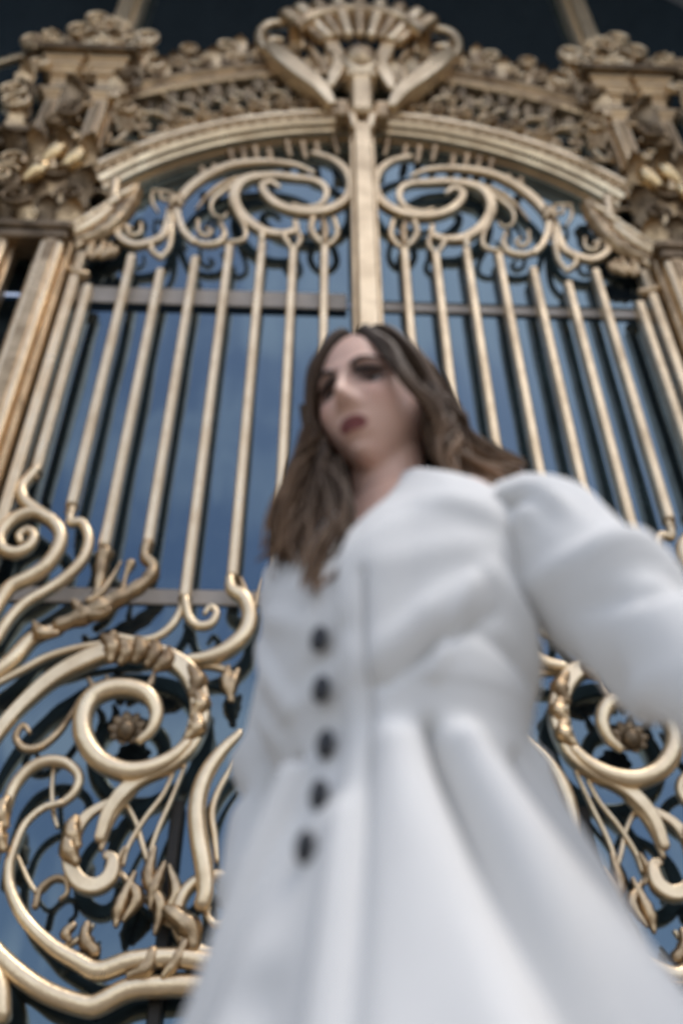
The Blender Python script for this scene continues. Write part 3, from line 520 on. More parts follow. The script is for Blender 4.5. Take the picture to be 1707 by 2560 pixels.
v, f = merge(box(.96, 1.02, 4.56, 4.62, 1.32, 2.75, .008)); tag(mesh_obj('reflection_bar', v, f, REFLECTION_DARK, leafR, LO, False), 'added dark bar behind the scrolls, standing in for a reflection')  # added dark bar, imitates a dark reflection in the glass
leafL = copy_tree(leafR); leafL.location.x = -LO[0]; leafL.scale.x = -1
tag(leafL, 'gilded gate leaf with bars and big volute left of the central post')

post = thing('gate_post', (0, 4.4, 0), 'broad plain gilded post in the middle of the gate, above her head', 'post')
v, f = box(-.075, .075, 4.28, 4.52, 0.02, 9.12, .012); mesh_obj('shaft', v, f, GOLD, post, (0, 4.4, 0), False)
v, f = merge(box(-.11, -.0765, 4.36, 4.54, .02, 9.1, .008), box(.0765, .11, 4.36, 4.54, .02, 9.1, .008)); mesh_obj('flange', v, f, GOLD, post, (0, 4.4, 0), False)
v, f = box(-.12, .12, 4.24, 4.5, .0, .5, .02); mesh_obj('base', v, f, GOLD_OLD, post, (0, 4.4, 0), False)

# ------------------------------------------------------------------ arch over the leaves
CZ = 6.67
AO = (0, 4.5, 8.2)
archt = thing('gate_arch', AO, 'curved gilded arch moulding with beaded face above the bars', 'arch')
A1 = rad(55.5)
prof = [(2.62, .12), (2.62, .06), (2.655, .05), (2.655, .02), (2.63, .01), (2.63, -.03), (2.66, -.05), (2.66, -.09), (2.70, -.12), (2.72, -.085), (2.735, -.07), (2.85, -.07), (2.865, -.10), (2.90, -.105), (2.915, -.075), (2.915, .12)]
v, f = prism_arc(prof, CZ, -A1, A1, 72); mesh_obj('moulding', v, f, GOLD, archt, AO)
for o in (archt.children[-1],):
    o.data.polygons.foreach_set('use_smooth', [False] * len(o.data.polygons))
parts = []; nb = 92
for i in range(nb):
    a = -A1 + 2 * A1 * (i + .5) / nb
    r = 2.79; x, z = r * math.sin(a), CZ + r * math.cos(a)
    if i % 2: parts.append(ball((x, 4.425, z), .034, 1, .8, 1.25, 8, 6))
    else:
        s = 1 if a > 0 else -1
        p = [(x - .03 * s, z - .035, .012), (x + .01 * s, z - .03, .02), (x + .02 * s, z + .01, .022), (x - .01 * s, z + .03, .018), (x - .025 * s, z + .01, .01)]
        parts.append(sweep(p, 'r', 0, 1, 4.42))
v, f = merge(*parts); tag(mesh_obj('bead_row', v, f, GOLD_OLD, archt, AO), kind='stuff')
for s in (-1, 1):
    for name, kind, yo, dep, pts, cu in ARCH:
        v, f = sweep([(x * s, z, w) for x, z, w in pts], kind, yo, dep); mesh_obj(name, v, f, GOLD if name == 'end_scroll' else GOLD_OLD, archt, AO)
    for k in range(7):      # curling leaflets along the big end leaf
        t = k / 6; x, z = 1.93 + .50 * t, 8.02 - .72 * t ** .9
        v, f = sweep([((x - .03) * s, z + .07, .02), ((x + .0) * s, z - .02, .055), ((x + .06) * s, z - .10, .06), ((x + .12) * s, z - .14, .03)], 'r', -.11); mesh_obj('leaflet', v, f, GOLD, archt, AO)

# ------------------------------------------------------------------ fretwork between the arch and the outer band
OO = (0, 4.5, 9.6)
ovt = thing('gate_overthrow', OO, 'openwork band of thin gilded S scrolls above the arch moulding', 'gate ornament')
prof2 = [(3.72, .10), (3.72, -.06), (3.75, -.085), (3.80, -.085), (3.83, -.06), (3.89, -.06), (3.92, -.10), (3.955, -.10), (3.97, -.06), (3.97, .10)]
v, f = prism_arc(prof2, CZ, rad(-38.5), rad(38.5), 60); o = mesh_obj('outer_band', v, f, GOLD_OLD, ovt, OO)
o.data.polygons.foreach_set('use_smooth', [False] * len(o.data.polygons))
def rot(pts, a):
    c, s = math.cos(a), math.sin(a); out = []
    for x, z, w in pts:
        z -= CZ; out.append((x * c + z * s, CZ - x * s + z * c, w))
    return out
for s in (-1, 1):
    for k in range(6):
        da = rad(-5.3 * k)
        for name, kind, yo, dep, pts, cu in OVER:
            p = [(x * s, z, w * 1.2) for x, z, w in rot(pts, da)]
            v, f = sweep(p, kind, yo, 2.2); mesh_obj(name, v, f, GOLD, ovt, OO)
        x, z = 2.0 * 1.0, 9.27; q = rot([(x, z, 0)], da)[0]
        v, f = rosette((q[0] * s, 4.5, q[1]), .075, 7); mesh_obj('rosette', v, f, GOLD_OLD, ovt, OO)
    for k in range(13):     # small volutes and leaves filling the band
        a = rad(7 + 2.35 * k); r = 3.06 + .06 * (k % 2); q = 1 if k % 2 else -1
        x, z = r * math.sin(a), CZ + r * math.cos(a)
        v, f = sweep([((x + px) * s, z + pz, w) for px, pz, w in spiral(0, 0, .085, .015, PI / 2, q * 1.5, .032, .014)], 'r', -.03 - .04 * (k % 2), 1.8); mesh_obj('volute', v, f, GOLD_OLD, ovt, OO)
        r2 = 3.42 + .1 * math.sin(k * 2.1); x, z = r2 * math.sin(a), CZ + r2 * math.cos(a)
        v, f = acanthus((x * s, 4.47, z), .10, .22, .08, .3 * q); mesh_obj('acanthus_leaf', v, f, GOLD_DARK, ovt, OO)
    for name, kind, yo, dep, pts, cu in TAIL:
        v, f = sweep([(x * s, z, w) for x, z, w in pts], kind, yo, 1.8); mesh_obj(name, v, f, GOLD, ovt, OO)
    for k in range(17):     # scroll cresting on the outer band
        a = rad(9.5 + 1.85 * k); r = 4.10 + .05 * math.sin(k * 2.3) + .05 * (k % 3)
        x, z = r * math.sin(a), CZ + r * math.cos(a); q = 1 if k % 2 else -1
        R0 = .10 + .05 * ((k * 7) % 5) / 4
        v, f = sweep([((x + px) * s, z + pz, w) for px, pz, w in spiral(0, .10 * (k % 3), R0, .02, -PI / 2, q * 1.7, .042, .018)], 'r', -.02 - .05 * (k % 3), 1.6); mesh_obj('volute', v, f, GOLD if k % 2 else GOLD_OLD, ovt, OO)
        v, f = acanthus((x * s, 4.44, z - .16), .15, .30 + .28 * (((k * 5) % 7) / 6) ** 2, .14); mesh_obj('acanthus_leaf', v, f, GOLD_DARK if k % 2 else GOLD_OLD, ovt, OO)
        if k % 2 == 0:
            v, f = rosette(((x + .06) * s, 4.38, z - .10), .075, 6, .3, k); mesh_obj('rosette', v, f, GOLD_OLD, ovt, OO)
# ------------------------------------------------------------------ crest at the head of the arch
KO = (0, 4.4, 9.55)
crt = thing('gate_crest', KO, 'crowned gilded cartouche with shell and scroll arms at top of the gate', 'gate ornament')
for s in (-1, 1):
    for name, kind, yo, dep, pts, cu in CREST:
        v, f = sweep([(x * s if abs(x) > .03 else 0.0, z, w) for x, z, w in pts], kind, yo, 1.0); mesh_obj(name, v, f, GOLD, crt, KO)
for k in range(-4, 5):       # shell crown
    a = k * rad(15)
    x0, z0 = .36 * math.sin(a) * 1.2, 10.72 + .05 * math.cos(a)
    x1, z1 = .84 * math.sin(a), 11.0 + .48 * math.cos(a)
    v, f = sweep([(x0, z0, .10), ((x0 + x1) / 2, (z0 + z1) / 2, .14), (x1, z1, .185), (x1 * 1.06, z1 + .05, .15)], 'r', -.18 - .10 * math.cos(a), 1.0); mesh_obj('shell_flute', v, f, GOLD if k % 2 else GOLD_OLD, crt, KO)
v, f = prism_arc([(.60, .05), (.60, -.16), (.66, -.22), (.72, -.16), (.72, .05)], 10.62, rad(-80), rad(80), 30, 4.32); mesh_obj('shell_rim', v, f, GOLD_OLD, crt, KO)
v, f = merge(box(-.10, .10, 4.22, 4.40, 9.25, 9.98, .03), box(-.15, .15, 4.20, 4.41, 9.9, 10.0, .02)); mesh_obj('drop', v, f, GOLD, crt, KO, False)
for s in (-1, 1):
    v, f = box(min(s * .12, s * .24), max(s * .12, s * .24), 4.24, 4.40, 9.18, 9.46, .02); mesh_obj('block', v, f, GOLD_OLD, crt, KO, False)
v, f = ball((0, 4.30, 10.35), .20, .9, .8, 1.1, 16, 12); mesh_obj('boss', v, f, GOLD_OLD, crt, KO)
for k in range(6):
    v, f = acanthus(((-.5 + .2 * k), 4.34, 10.05 + .12 * (k % 2)), .18, .34, .13, rad((k - 2.5) * -14)); mesh_obj('acanthus_leaf', v, f, GOLD_OLD, crt, KO)

# ------------------------------------------------------------------ pilasters
LP = (2.58, 4.45, 0)
pil = thing('gate_pilaster', LP, 'gilded pilaster of paired shafts with moulded capital at right edge of gate', 'pilaster', 'pilasters of the gilded gate')
for x in (2.38, 2.80):
    for z0, z1 in ((.3, 7.32), (8.62, 9.42)):
        w = .085 if z0 < 5 else .075
        v, f = merge(box(x - w, x + w, 4.30, 4.50, z0, z1, .015)); mesh_obj('shaft', v, f, GOLD, pil, LP, False)
        v, f = merge(box(x - w - .045, x - w - .002, 4.37, 4.5, z0, z1, .012), box(x + w + .002, x + w + .045, 4.37, 4.5, z0, z1, .012), box(x - w * .45, x + w * .45, 4.285, 4.2985, z0 + .1, z1 - .1)); mesh_obj('fillet', v, f, GOLD_OLD, pil, LP, False)
    steps = [(9.42, .10), (9.47, .12), (9.52, .085), (9.74, .10), (9.80, .135), (9.85, .15), (9.90, .17), (10.0, .195)]
    parts = []
    for (z0, w0), (z1, w1) in zip(steps, steps[1:] + [(10.06, .2)]):
        parts.append(box(x - w0, x + w0, 4.38 - w0, 4.50, z0 + .001, z1 - .001, .008))
    v, f = merge(*parts); mesh_obj('capital', v, f, GOLD, pil, LP, False)
v, f = box(2.12, 3.06, 4.12, 4.52, 10.062, 10.15, .012); mesh_obj('abacus', v, f, GOLD_DARK, pil, LP, False)
v, f = box(2.2, 2.98, 4.28, 4.5, 9.55, 9.60, .01); mesh_obj('tie_band', v, f, GOLD_OLD, pil, LP, False)
v, f = merge(box(2.70, 3.3, 4.16, 4.5, 8.52, 8.60, .012), box(2.74, 3.26, 4.22, 4.5, 8.40, 8.518, .012)); mesh_obj('entablature', v, f, GOLD_DARK, pil, LP, False)
v, f = box(2.26, 2.92, 4.42, 4.50, 7.25, 8.62, .02); mesh_obj('core', v, f, GOLD_DARK, pil, LP, False)
v, f = merge(box(2.24, 2.96, 4.24, 4.5, 7.22, 7.30, .015), box(2.27, 2.93, 4.27, 4.5, 7.12, 7.218, .015)); mesh_obj('necking', v, f, GOLD_DARK, pil, LP, False)
rnd = random.Random(3)
for row, (z, n, h) in enumerate(((7.32, 4, .42), (7.66, 5, .42), (8.0, 4, .45))):
    for k in range(n):
        x = 2.26 + .68 * (k + .5) / n
        v, f = acanthus((x, 4.40 - .05 * row, z + rnd.uniform(-.04, .04)), .19, h, .20 + .05 * row, (k - (n - 1) / 2) * .3); mesh_obj('acanthus_leaf', v, f, GOLD_DARK if (k + row) % 2 else GOLD_OLD, pil, LP)
for x, z, l in ((2.36, 8.12, .42), (2.54, 8.2, .46), (2.62, 7.9, .34)):
    v, f = sweep([(x, z + l * .6, .05), (x - .02, z + l * .3, .13), (x + .02, z, .14), (x + .08, z - l * .3, .06)], 'r', -.30, .8); mesh_obj('polished_leaf', v, f, GOLD_BRIGHT, pil, LP)
for k in range(9):
    x, z = 2.25 + rnd.random() * .7, 7.5 + rnd.random() * .9
    v, f = sweep([(x + a, z + b, w) for a, b, w in spiral(0, 0, .10 + .04 * rnd.random(), .02, rnd.random() * 6, rnd.choice((-1.5, 1.5)), .035, .016)], 'r', -.22 - .1 * rnd.random(), 1.6); mesh_obj('volute', v, f, GOLD_DARK if k % 3 else GOLD, pil, LP)
for k in range(40):
    x = 2.08 + 1.05 * rnd.random(); z = 10.22 + .85 * rnd.random() * max(.12, 1 - abs(x - 2.5) / .5); y = 4.14 + .26 * rnd.random()
    v, f = rosette((x, y, z), .075 + .035 * rnd.random(), rnd.choice((5, 6, 7)), rnd.uniform(-.2, .9), rnd.random()); mesh_obj('rosette', v, f, (GOLD_DARK, GOLD_OLD, GOLD)[k % 3], pil, LP)
for k in range(18):
    x = 2.05 + 1.1 * k / 17; q = 1 if x > 2.5 else -1
    v, f = sweep([(x + a, 10.34 + (.12 + .75 * max(0, 1 - abs(x - 2.5) / .5)) * math.sin(k * 1.9) ** 2 + b, w) for a, b, w in spiral(0, 0, .14, .02, -PI / 2, q * 1.6, .045, .018)], 'r', -.12 - .14 * (k % 2), 1.5); mesh_obj('volute', v, f, GOLD, pil, LP)
for k in range(8):
    x = 2.16 + .12 * k
    v, f = acanthus((x, 4.34, 10.15 + .04 * (k % 2)), .17, .46 + .2 * math.sin(k * 2.1) ** 2, .16, (k - 3.5) * .1); mesh_obj('acanthus_leaf', v, f, GOLD_OLD, pil, LP)
for k in range(6):
    x = 2.35 + .22 * rnd.random(); z = 10.6 + k * .085
    v, f = rosette((x, 4.28, z), .06, 6, .5, k); mesh_obj('rosette', v, f, GOLD, pil, LP)
for k in range(14):     # filigree between and beside the capitals
    x, z = rnd.choice((2.10, 2.20, 2.58, 2.62, 3.02, 3.1)) + rnd.uniform(-.05, .05), 8.7 + 1.3 * rnd.random()
    v, f = sweep([(x + a, z + b, w) for a, b, w in spiral(0, 0, .09 + .06 * rnd.random(), .02, rnd.random() * 6, rnd.choice((-1.6, 1.6)), .04, .016)], 'r', -.16 - .16 * rnd.random(), 1.7); mesh_obj('volute', v, f, (GOLD, GOLD_OLD, GOLD_DARK)[k % 3], pil, LP)
for k in range(14):
    x, z = rnd.choice((2.12, 2.2, 2.59, 3.0, 3.08)) + rnd.uniform(-.05, .05), 8.6 + 1.25 * rnd.random()
    v, f = acanthus((x, 4.34 - .1 * rnd.random(), z), .15, .34, .16, rnd.uniform(-.7, .7)); mesh_obj('acanthus_leaf', v, f, (GOLD_OLD, GOLD_DARK)[k % 2], pil, LP)
v, f = sweep([(2.85, 10.25, .08), (3.05, 10.42, .09), (3.3, 10.40, .08), (3.6, 10.15, .07)], 'f2', -.1); mesh_obj('scroll_arm', v, f, GOLD, pil, LP)
v, f = box(2.2, 2.98, 4.2, 4.52, 0, .3, .02); mesh_obj('plinth', v, f, GOLD_OLD, pil, LP, False)
pil2 = copy_tree(pil); pil2.location.x = -LP[0]; pil2.scale.x = -1
tag(pil2, 'gilded pilaster of paired shafts with moulded capital at left edge of gate')

# ------------------------------------------------------------------ side panels beyond the pilasters
SO2 = (3.5, 4.5, 0)
sp = thing('side_panel', SO2, 'gilded scrolled side panel beyond the right pilaster', 'gate panel', 'side panels of the gilded gate')
for name, kind, yo, dep, pts, cu in SIDE:
    v, f = sweep(pts, kind, yo, dep); mesh_obj(name, v, f, GOLD, sp, SO2)
for x in (3.12, 3.36, 3.6, 3.84):
    v, f = octo(x, .058, 4.5, .05, .2, 7.2 + .1 * math.sin(x * 9)); mesh_obj('bar', v, f, GOLD, sp, SO2)
for k in range(10):
    x, z = 2.98 + .5 * rnd.random(), 7.3 + 1.3 * rnd.random()
    v, f = acanthus((x, 4.44, z), .2, .4, .2, rnd.uniform(-.5, .5)); mesh_obj('acanthus_leaf', v, f, GOLD_DARK, sp, SO2)
v, f = box(3.02, 4.4, 4.44, 4.56, .0, .2, .015); mesh_obj('bottom_rail', v, f, GOLD, sp, SO2, False)
v, f = box(3.02, 4.4, 4.44, 4.56, 7.18, 7.3, .015); mesh_obj('top_rail', v, f, GOLD_OLD, sp, SO2, False)
sp2 = copy_tree(sp); sp2.location.x = -SO2[0]; sp2.scale.x = -1
tag(sp2, 'gilded scrolled side panel beyond the left pilaster')

# ------------------------------------------------------------------ the woman in the white coat
OX, OY = -0.28, 0.95
YAW = rad(42)
BL = np.array([math.cos(YAW), -math.sin(YAW), 0]); BF = np.array([-math.sin(YAW), -math.cos(YAW), 0])   # her left, her front
def body(x, y, z): return np.array([OX, OY, 0]) + x * BL + y * BF + np.array([0, 0, z])
person = thing('person', (OX, OY, 0), 'woman in long white coat with black buttons looking to the side before the gate', 'person')
PP = (OX, OY, 0)
HR = np.array([[-0.8521, -0.5111, -0.1131], [0.5234, -0.834, -0.1745], [-0.0051, -0.2079, 0.9781]])
HP = np.array([-0.300, 0.918, 1.565])
def hd(x, y, z): return HR @ np.array([x, y, z]) + HP      # head frame: x her right, y forward, z up
def g1(a, s): return np.exp(-(a / s) ** 2)
def ss(a, b, x):
    t = np.clip((x - a) / (b - a), 0, 1); return t * t * (3 - 2 * t)

def head_point(dx, dy, dz):
    x, y, z = dx * .0715, dy * (.086 if dy > 0 else .098), dz * (.122 if dz > 0 else .122)
    t = ss(.0, -.115, z)
    x *= 1 - .29 * t ** 1.6
    if y > 0: y = y * (1 + .06 * t); y += .012 * t
    if y > 0:
        fr = ss(0, .03, y)
        b = 0
        nz_ = np.interp(z, [-.056, -.049, -.043, -.036, -.02, .0, .014, .03], [0, .009, .024, .031, .022, .012, .006, 0])
        sx_ = np.interp(z, [-.05, -.04, -.02, .01], [.0135, .0125, .0085, .0075])
        b += nz_ * np.exp(-(abs(x) / sx_) ** 2.2)
        b += .006 * g1(abs(x) - .0125, .006) * g1(z + .045, .006)
        b += .008 * g1(z - .021, .010) * g1(abs(x) - .028, .024)
        b -= .018 * g1(abs(x) - .031, .0150) * g1(z + .002, .0115)
        b += .006 * g1(abs(x) - .043, .018) * g1(z + .030, .018)
        b += .0065 * g1(x, .019) * g1(z + .0665, .0050) + .0080 * g1(x, .017) * g1(z + .0785, .0055) - .0035 * g1(x, .022) * g1(z + .0722, .0018)
        b -= .004 * g1(x, .02) * g1(z + .092, .006)
        b += .009 * g1(x, .018) * g1(z + .107, .014)
        y += b * fr
    return x, y, z
def head_mesh():
    nu, nv = 150, 120; V, F = [], []
    for i in range(nv + 1):
        t = PI * i / nv
        for j in range(nu):
            p = 2 * PI * j / nu
            V.append(hd(*head_point(math.sin(t) * math.sin(p), math.sin(t) * math.cos(p), math.cos(t))))
    for i in range(nv):
        for j in range(nu): F.append((i * nu + j, i * nu + (j + 1) % nu, (i + 1) * nu + (j + 1) % nu, (i + 1) * nu + j))
    return V, F
def ell_loft(rows, m=36):
    """rows: (z, half width, front, back) in the body frame."""
    R = catmull(rows, 6); V, F = [], []
    for z, hw, fd, bd in R:
        for j in range(m):
            p = 2 * PI * j / m; c = math.cos(p)
            V.append(body(hw * math.sin(p), (fd if c > 0 else bd) * c, z))
    n = len(R)
    for i in range(n - 1):
        for j in range(m): F.append((i * m + j, i * m + (j + 1) % m, (i + 1) * m + (j + 1) % m, (i + 1) * m + j))
    F.append(tuple(range(m))[::-1]); F.append(tuple(range((n - 1) * m, n * m)))
    return V, F
def hand(w_, d_, side_, fwd_):
    """Palm, four unequal bent fingers and a thumb hanging from the wrist w_ along d_."""
    d_ = np.array(d_) / np.linalg.norm(d_); s_ = np.cross(d_, fwd_); s_ /= np.linalg.norm(s_); n_ = np.cross(s_, d_)
    out = [lathe_tube([w_ - d_ * .02, w_ + d_ * .03, w_ + d_ * .08, w_ + d_ * .095], [.024, .032, .036, .028], 14, .5)]
    for k, ln in enumerate((.066, .076, .071, .055)):
        b = w_ + d_ * .085 + s_ * side_ * (.027 - .018 * k)
        out.append(lathe_tube([b, b + d_ * ln * .45 + n_ * .006, b + d_ * ln * .8 + n_ * .018, b + d_ * ln + n_ * .032], [.0095, .009, .008, .006], 10))
    b = w_ + d_ * .03 + s_ * side_ * .028
    out.append(lathe_tube([b, b + d_ * .025 + s_ * side_ * .018 + n_ * .01, b + d_ * .052 + s_ * side_ * .022 + n_ * .02], [.011, .0105, .008], 10))
    return out
ARM_L = [np.array([-.135, .872, 1.290]), np.array([-.085, .848, 1.222]), np.array([-.047, .808, 1.127]), np.array([-.020, .768, 1.045]), np.array([.0, .73, .95]), np.array([.018, .70, .87])]
ARM_R = [body(-.118, .0, 1.335), body(-.142, -.02, 1.270), body(-.160, -.012, 1.16), body(-.170, .0, 1.06), body(-.158, .03, .97), body(-.125, .065, .88)]
pts = []
pts.append(head_mesh())
pts.append(lathe_tube([body(0, -.02, 1.33), body(0, -.005, 1.42), HP + HR @ np.array([0, -.018, -.06]), HP + HR @ np.array([0, -.012, .0])], [.072, .053, .052, .056], 24))
pts.append(ell_loft([(.80, .15, .10, .11), (.90, .165, .10, .12), (1.02, .118, .085, .085), (1.12, .128, .095, .09), (1.22, .145, .118, .09), (1.31, .150, .085, .085), (1.37, .145, .065, .07), (1.40, .09, .055, .06), (1.42, .05, .045, .05)]))
for A, sd_ in ((ARM_L, 1), (ARM_R, -1)):
    pts.append(lathe_tube(A, [.044, .045, .042, .038, .033, .025], 18))
    pts += hand(A[-1], A[-1] - A[-2], sd_, BF)
for s in (-1, 1):
    pts.append(lathe_tube([body(s * .085, 0, .90), body(s * .09, .01, .70), body(s * .085, .02, .50), body(s * .08, .0, .32), body(s * .078, -.01, .10)], [.088, .078, .056, .052, .036], 20))
    pts.append(lathe_tube([body(s * .078, -.05, .05), body(s * .08, .03, .055), body(s * .082, .13, .035)], [.034, .036, .022], 14))
v, f = merge(*pts)
tmp = mesh_obj('body_source', v, f, SKIN)
md = tmp.modifiers.new('remesh', 'REMESH'); md.mode = 'VOXEL'; md.voxel_size = .0036; md.use_smooth_shade = True
md2 = tmp.modifiers.new('smooth', 'SMOOTH'); md2.factor = .5; md2.iterations = 3
dg = bpy.context.evaluated_depsgraph_get()
me = bpy.data.meshes.new_from_object(tmp.evaluated_get(dg)); me.name = 'body'
bpy.data.objects.remove(tmp)
n = len(me.vertices); co = np.empty(n * 3); me.vertices.foreach_get('co', co); co = co.reshape(-1, 3)
loc = (co - HP) @ HR
lx, ly, lz = loc.T
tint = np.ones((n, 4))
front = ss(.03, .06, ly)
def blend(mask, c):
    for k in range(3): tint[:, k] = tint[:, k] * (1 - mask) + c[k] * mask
blend(.35 * g1(np.abs(lx) - .042, .02) * g1(lz + .032, .02) * front, (1.0, .78, .76))
wl = .0215 * np.sqrt(np.clip(1 - ((lz + .0725) / .0115) ** 2, 0, 1))
lipm = ss(.0, .004, wl - np.abs(lx)) * ss(.0108, .008, np.abs(lz + .0725)) * front
blend(lipm, (.28, .085, .095))
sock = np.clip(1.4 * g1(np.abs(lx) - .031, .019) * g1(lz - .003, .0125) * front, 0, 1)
blend(.9 * sock, (.06, .045, .045))                                 # eye make-up, with the shade of the sockets painted in
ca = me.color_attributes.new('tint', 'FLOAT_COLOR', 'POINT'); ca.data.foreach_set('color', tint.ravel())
me.vertices.foreach_set('co', (co - np.array(PP)).ravel()); me.materials.clear(); me.materials.append(SKIN); me.update()
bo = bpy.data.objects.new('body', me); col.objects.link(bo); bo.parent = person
for s in (-1, 1):
    y_ = head_point(s * .031 / .0715, math.sqrt(1 - (.031 / .0715) ** 2), 0)[1]
    v, f = ball(tuple(hd(s * .031, y_ - .0085, -.001)), .0118, 1, 1, 1, 20, 14); e = mesh_obj('eye', v, f, EYE, person, PP)
    gz = HR @ np.array([.25, 1, .05]); gz /= np.linalg.norm(gz)
    v, f = ball(tuple(hd(s * .031, y_ - .0085, -.001) + gz * .0068), .0072, 1, 1, 1, 14, 10); mesh_obj('iris', v, f, IRIS, e, PP)
    for nm, pz, py, hh in (('eyebrow', .0170, .0045, .0028), ('eyelash', .0052, .0015, .0034)):
        P_, R_ = [], []
        for k in range(7):
            t = k / 6; xx = s * (.0135 + .036 * t); zz = pz + (.004 * math.sin(PI * t) - .0025 + .006 * t if nm == 'eyebrow' else .004 * math.sin(PI * (.2 + .7 * t)) + .002 * t)
            xx0 = xx / .0715; zz0 = zz / .122
            yy = head_point(xx0, math.sqrt(max(.01, 1 - xx0 ** 2 - zz0 ** 2)), zz0)[1]
            P_.append(hd(xx, yy + py * (.35 if nm == 'eyebrow' else 1.0), zz)); R_.append(hh * (1.15 - .7 * t))
        v, f = lathe_tube(P_, R_, 8); mesh_obj(nm, v, f, LASH, person, PP)
for s in (-1, 1):
    v, f = merge(lathe_tube([body(s * .078, -.065, .05), body(s * .078, -.02, .065), body(s * .08, .05, .055), body(s * .083, .15, .032)], [.034, .043, .043, .024], 16))
    mesh_obj('shoe', v, f, SHOE, person, PP)

# hair: tapering locks that run from the parting over the skull and fall to the shoulders
hv, hf, ht = [], [], []
def lock(P, W, flat, shade):
    D_ = np.array(catmull([list(p) + [w_] for p, w_ in zip(P, W)], 4)); n_ = len(D_)
    T_ = np.gradient(D_[:, :3], axis=0); T_ /= (np.linalg.norm(T_, axis=1)[:, None] + 1e-9)
    b0 = len(hv); m_ = 6
    for i in range(n_):
        out = D_[i, :3] - HP; out[2] *= .3; out /= np.linalg.norm(out) + 1e-9
        a_ = np.cross(T_[i], out); a_ /= np.linalg.norm(a_) + 1e-9; c_ = np.cross(T_[i], a_)
        for j in range(m_):
            t = 2 * PI * j / m_; hv.append(D_[i, :3] + D_[i, 3] * (math.cos(t) * a_ + flat * math.sin(t) * c_))
            q = shade * (1 + 2.8 * (i / n_) ** 2.4); ht.append((q, q * .97, q * .94, 1))
    for i in range(n_ - 1):
        for j in range(m_): hf.append((b0 + i * m_ + j, b0 + i * m_ + (j + 1) % m_, b0 + (i + 1) * m_ + (j + 1) % m_, b0 + (i + 1) * m_ + j))
hr = random.Random(11)
PARTX = .012
def skull(az, el, k=1.0):       # az 0 = front, + = her right; el from the crown (0) down
    return np.array([.0745 * k * math.sin(el) * math.sin(az), (.086 if math.cos(az) > 0 else .099) * k * math.sin(el) * math.cos(az) - .004, .122 * k * math.cos(el)])
for layer, k0 in ((0, 1.035), (1, 1.075), (2, 1.11)):
    for i in range(78):
        az = rad(48 + (360 - 96) * (i + hr.random() * .9) / 78)
        az = az if az < PI else az - 2 * PI
        side = 1 if az > 0 else -1
        if side < 0 and abs(az) < rad(88): continue
        start = np.array([PARTX + side * .004, .062 - .13 * min(1, abs(az) / PI) * 1.05 + hr.uniform(-.012, .012), 0]); 
        start[2] = .122 * math.sqrt(max(.05, 1 - (start[1] / .098) ** 2)) * (k0 + .01)
        e1, e2, e3 = 38, 68, 96
        P = [hd(*start)]
        for e, kk in ((e1, k0 + .02), (e2, k0 + .05), (e3, k0 + .09)):
            a2 = az * (0.55 + .45 * (e - 20) / 76) if abs(az) < 1.6 else az
            P.append(hd(*skull(a2, rad(e), kk + hr.uniform(-.02, .03))))
        p = P[-1].copy(); dirw = p - HP; dirw[2] = 0; dirw /= np.linalg.norm(dirw) + 1e-9
        ph = hr.random() * 6.28; L_ = hr.uniform(.165, .245) + (.02 if (side > 0 and abs(az) < 2.0) else 0) - (.015 if side < 0 else 0)
        amp = hr.uniform(.009, .019); flare = hr.uniform(.004, .03) + (.01 + .04 * hr.random() if side < 0 else .035 * hr.random())
        tang = np.array([-dirw[1], dirw[0], 0])
        for s_ in (.25, .5, .75, 1.0):
            q = p + np.array([0, 0, -L_ * s_]) + dirw * (flare * s_ ** (3.2 if side < 0 else 1.6) + amp * math.sin(ph + s_ * 7)) + tang * amp * math.cos(ph + s_ * 6)
            P.append(q)
        w_ = hr.uniform(.007, .012)
        lock(P, [w_ * .8, w_ * 1.2, w_ * 1.2, w_ * 1.15, w_ * 1.1, w_, w_ * .75, .0015], .42, hr.uniform(.65, 1.25))
GUIDES = {'A': [(-0.261, 0.9, 1.682), (-0.216, 0.91, 1.642), (-0.182, 0.94, 1.609), (-0.163, 0.95, 1.551), (-0.097, 0.95, 1.499)],
 'B': [(-0.224, 0.875, 1.538), (-0.218, 0.88, 1.476), (-0.206, 0.89, 1.438), (-0.182, 0.9, 1.417), (-0.137, 0.92, 1.422)],
 'C': [(-0.394, 0.93, 1.586), (-0.399, 0.93, 1.47), (-0.421, 0.92, 1.388), (-0.429, 0.91, 1.318)],
 'D': [(-0.369, 0.885, 1.449), (-0.379, 0.865, 1.333), (-0.391, 0.855, 1.27), (-0.396, 0.85, 1.225)],
 'E': [(-0.356, 0.885, 1.424), (-0.334, 0.855, 1.32), (-0.351, 0.835, 1.234), (-0.377, 0.825, 1.168)],
 'F': [(-0.316, 0.85, 1.65), (-0.29, 0.832, 1.588), (-0.257, 0.832, 1.533), (-0.233, 0.855, 1.495), (-0.222, 0.875, 1.451)]}
def guide_lock(ga, gb, t, jit, w_, sh):
    P = []
    for a_, b_ in zip(GUIDES[ga], GUIDES[gb]):
        q = np.array(a_) * (1 - t) + np.array(b_) * t
        q = q + np.array([.007, 0, .004]) * math.sin(len(P) * 2.4 + t * 9)
        P.append(q + np.array([hr.uniform(-jit, jit) for _ in range(3)]))
    n_ = len(P); lock(P, [w_ * (1 - .75 * (k / (n_ - 1)) ** 3) for k in range(n_)], .5, sh)
for k in range(60): guide_lock('A', 'B', hr.random(), .009, hr.uniform(.008, .013), hr.uniform(.55, 1.15))      # her left side, turned out over the shoulder
for k in range(16): guide_lock('C', 'D', hr.random() ** 2, .006, hr.uniform(.004, .008), hr.uniform(.8, 1.2))
for k in range(16): guide_lock('D', 'E', hr.random(), .010, hr.uniform(.004, .008), hr.uniform(.5, 1.1))
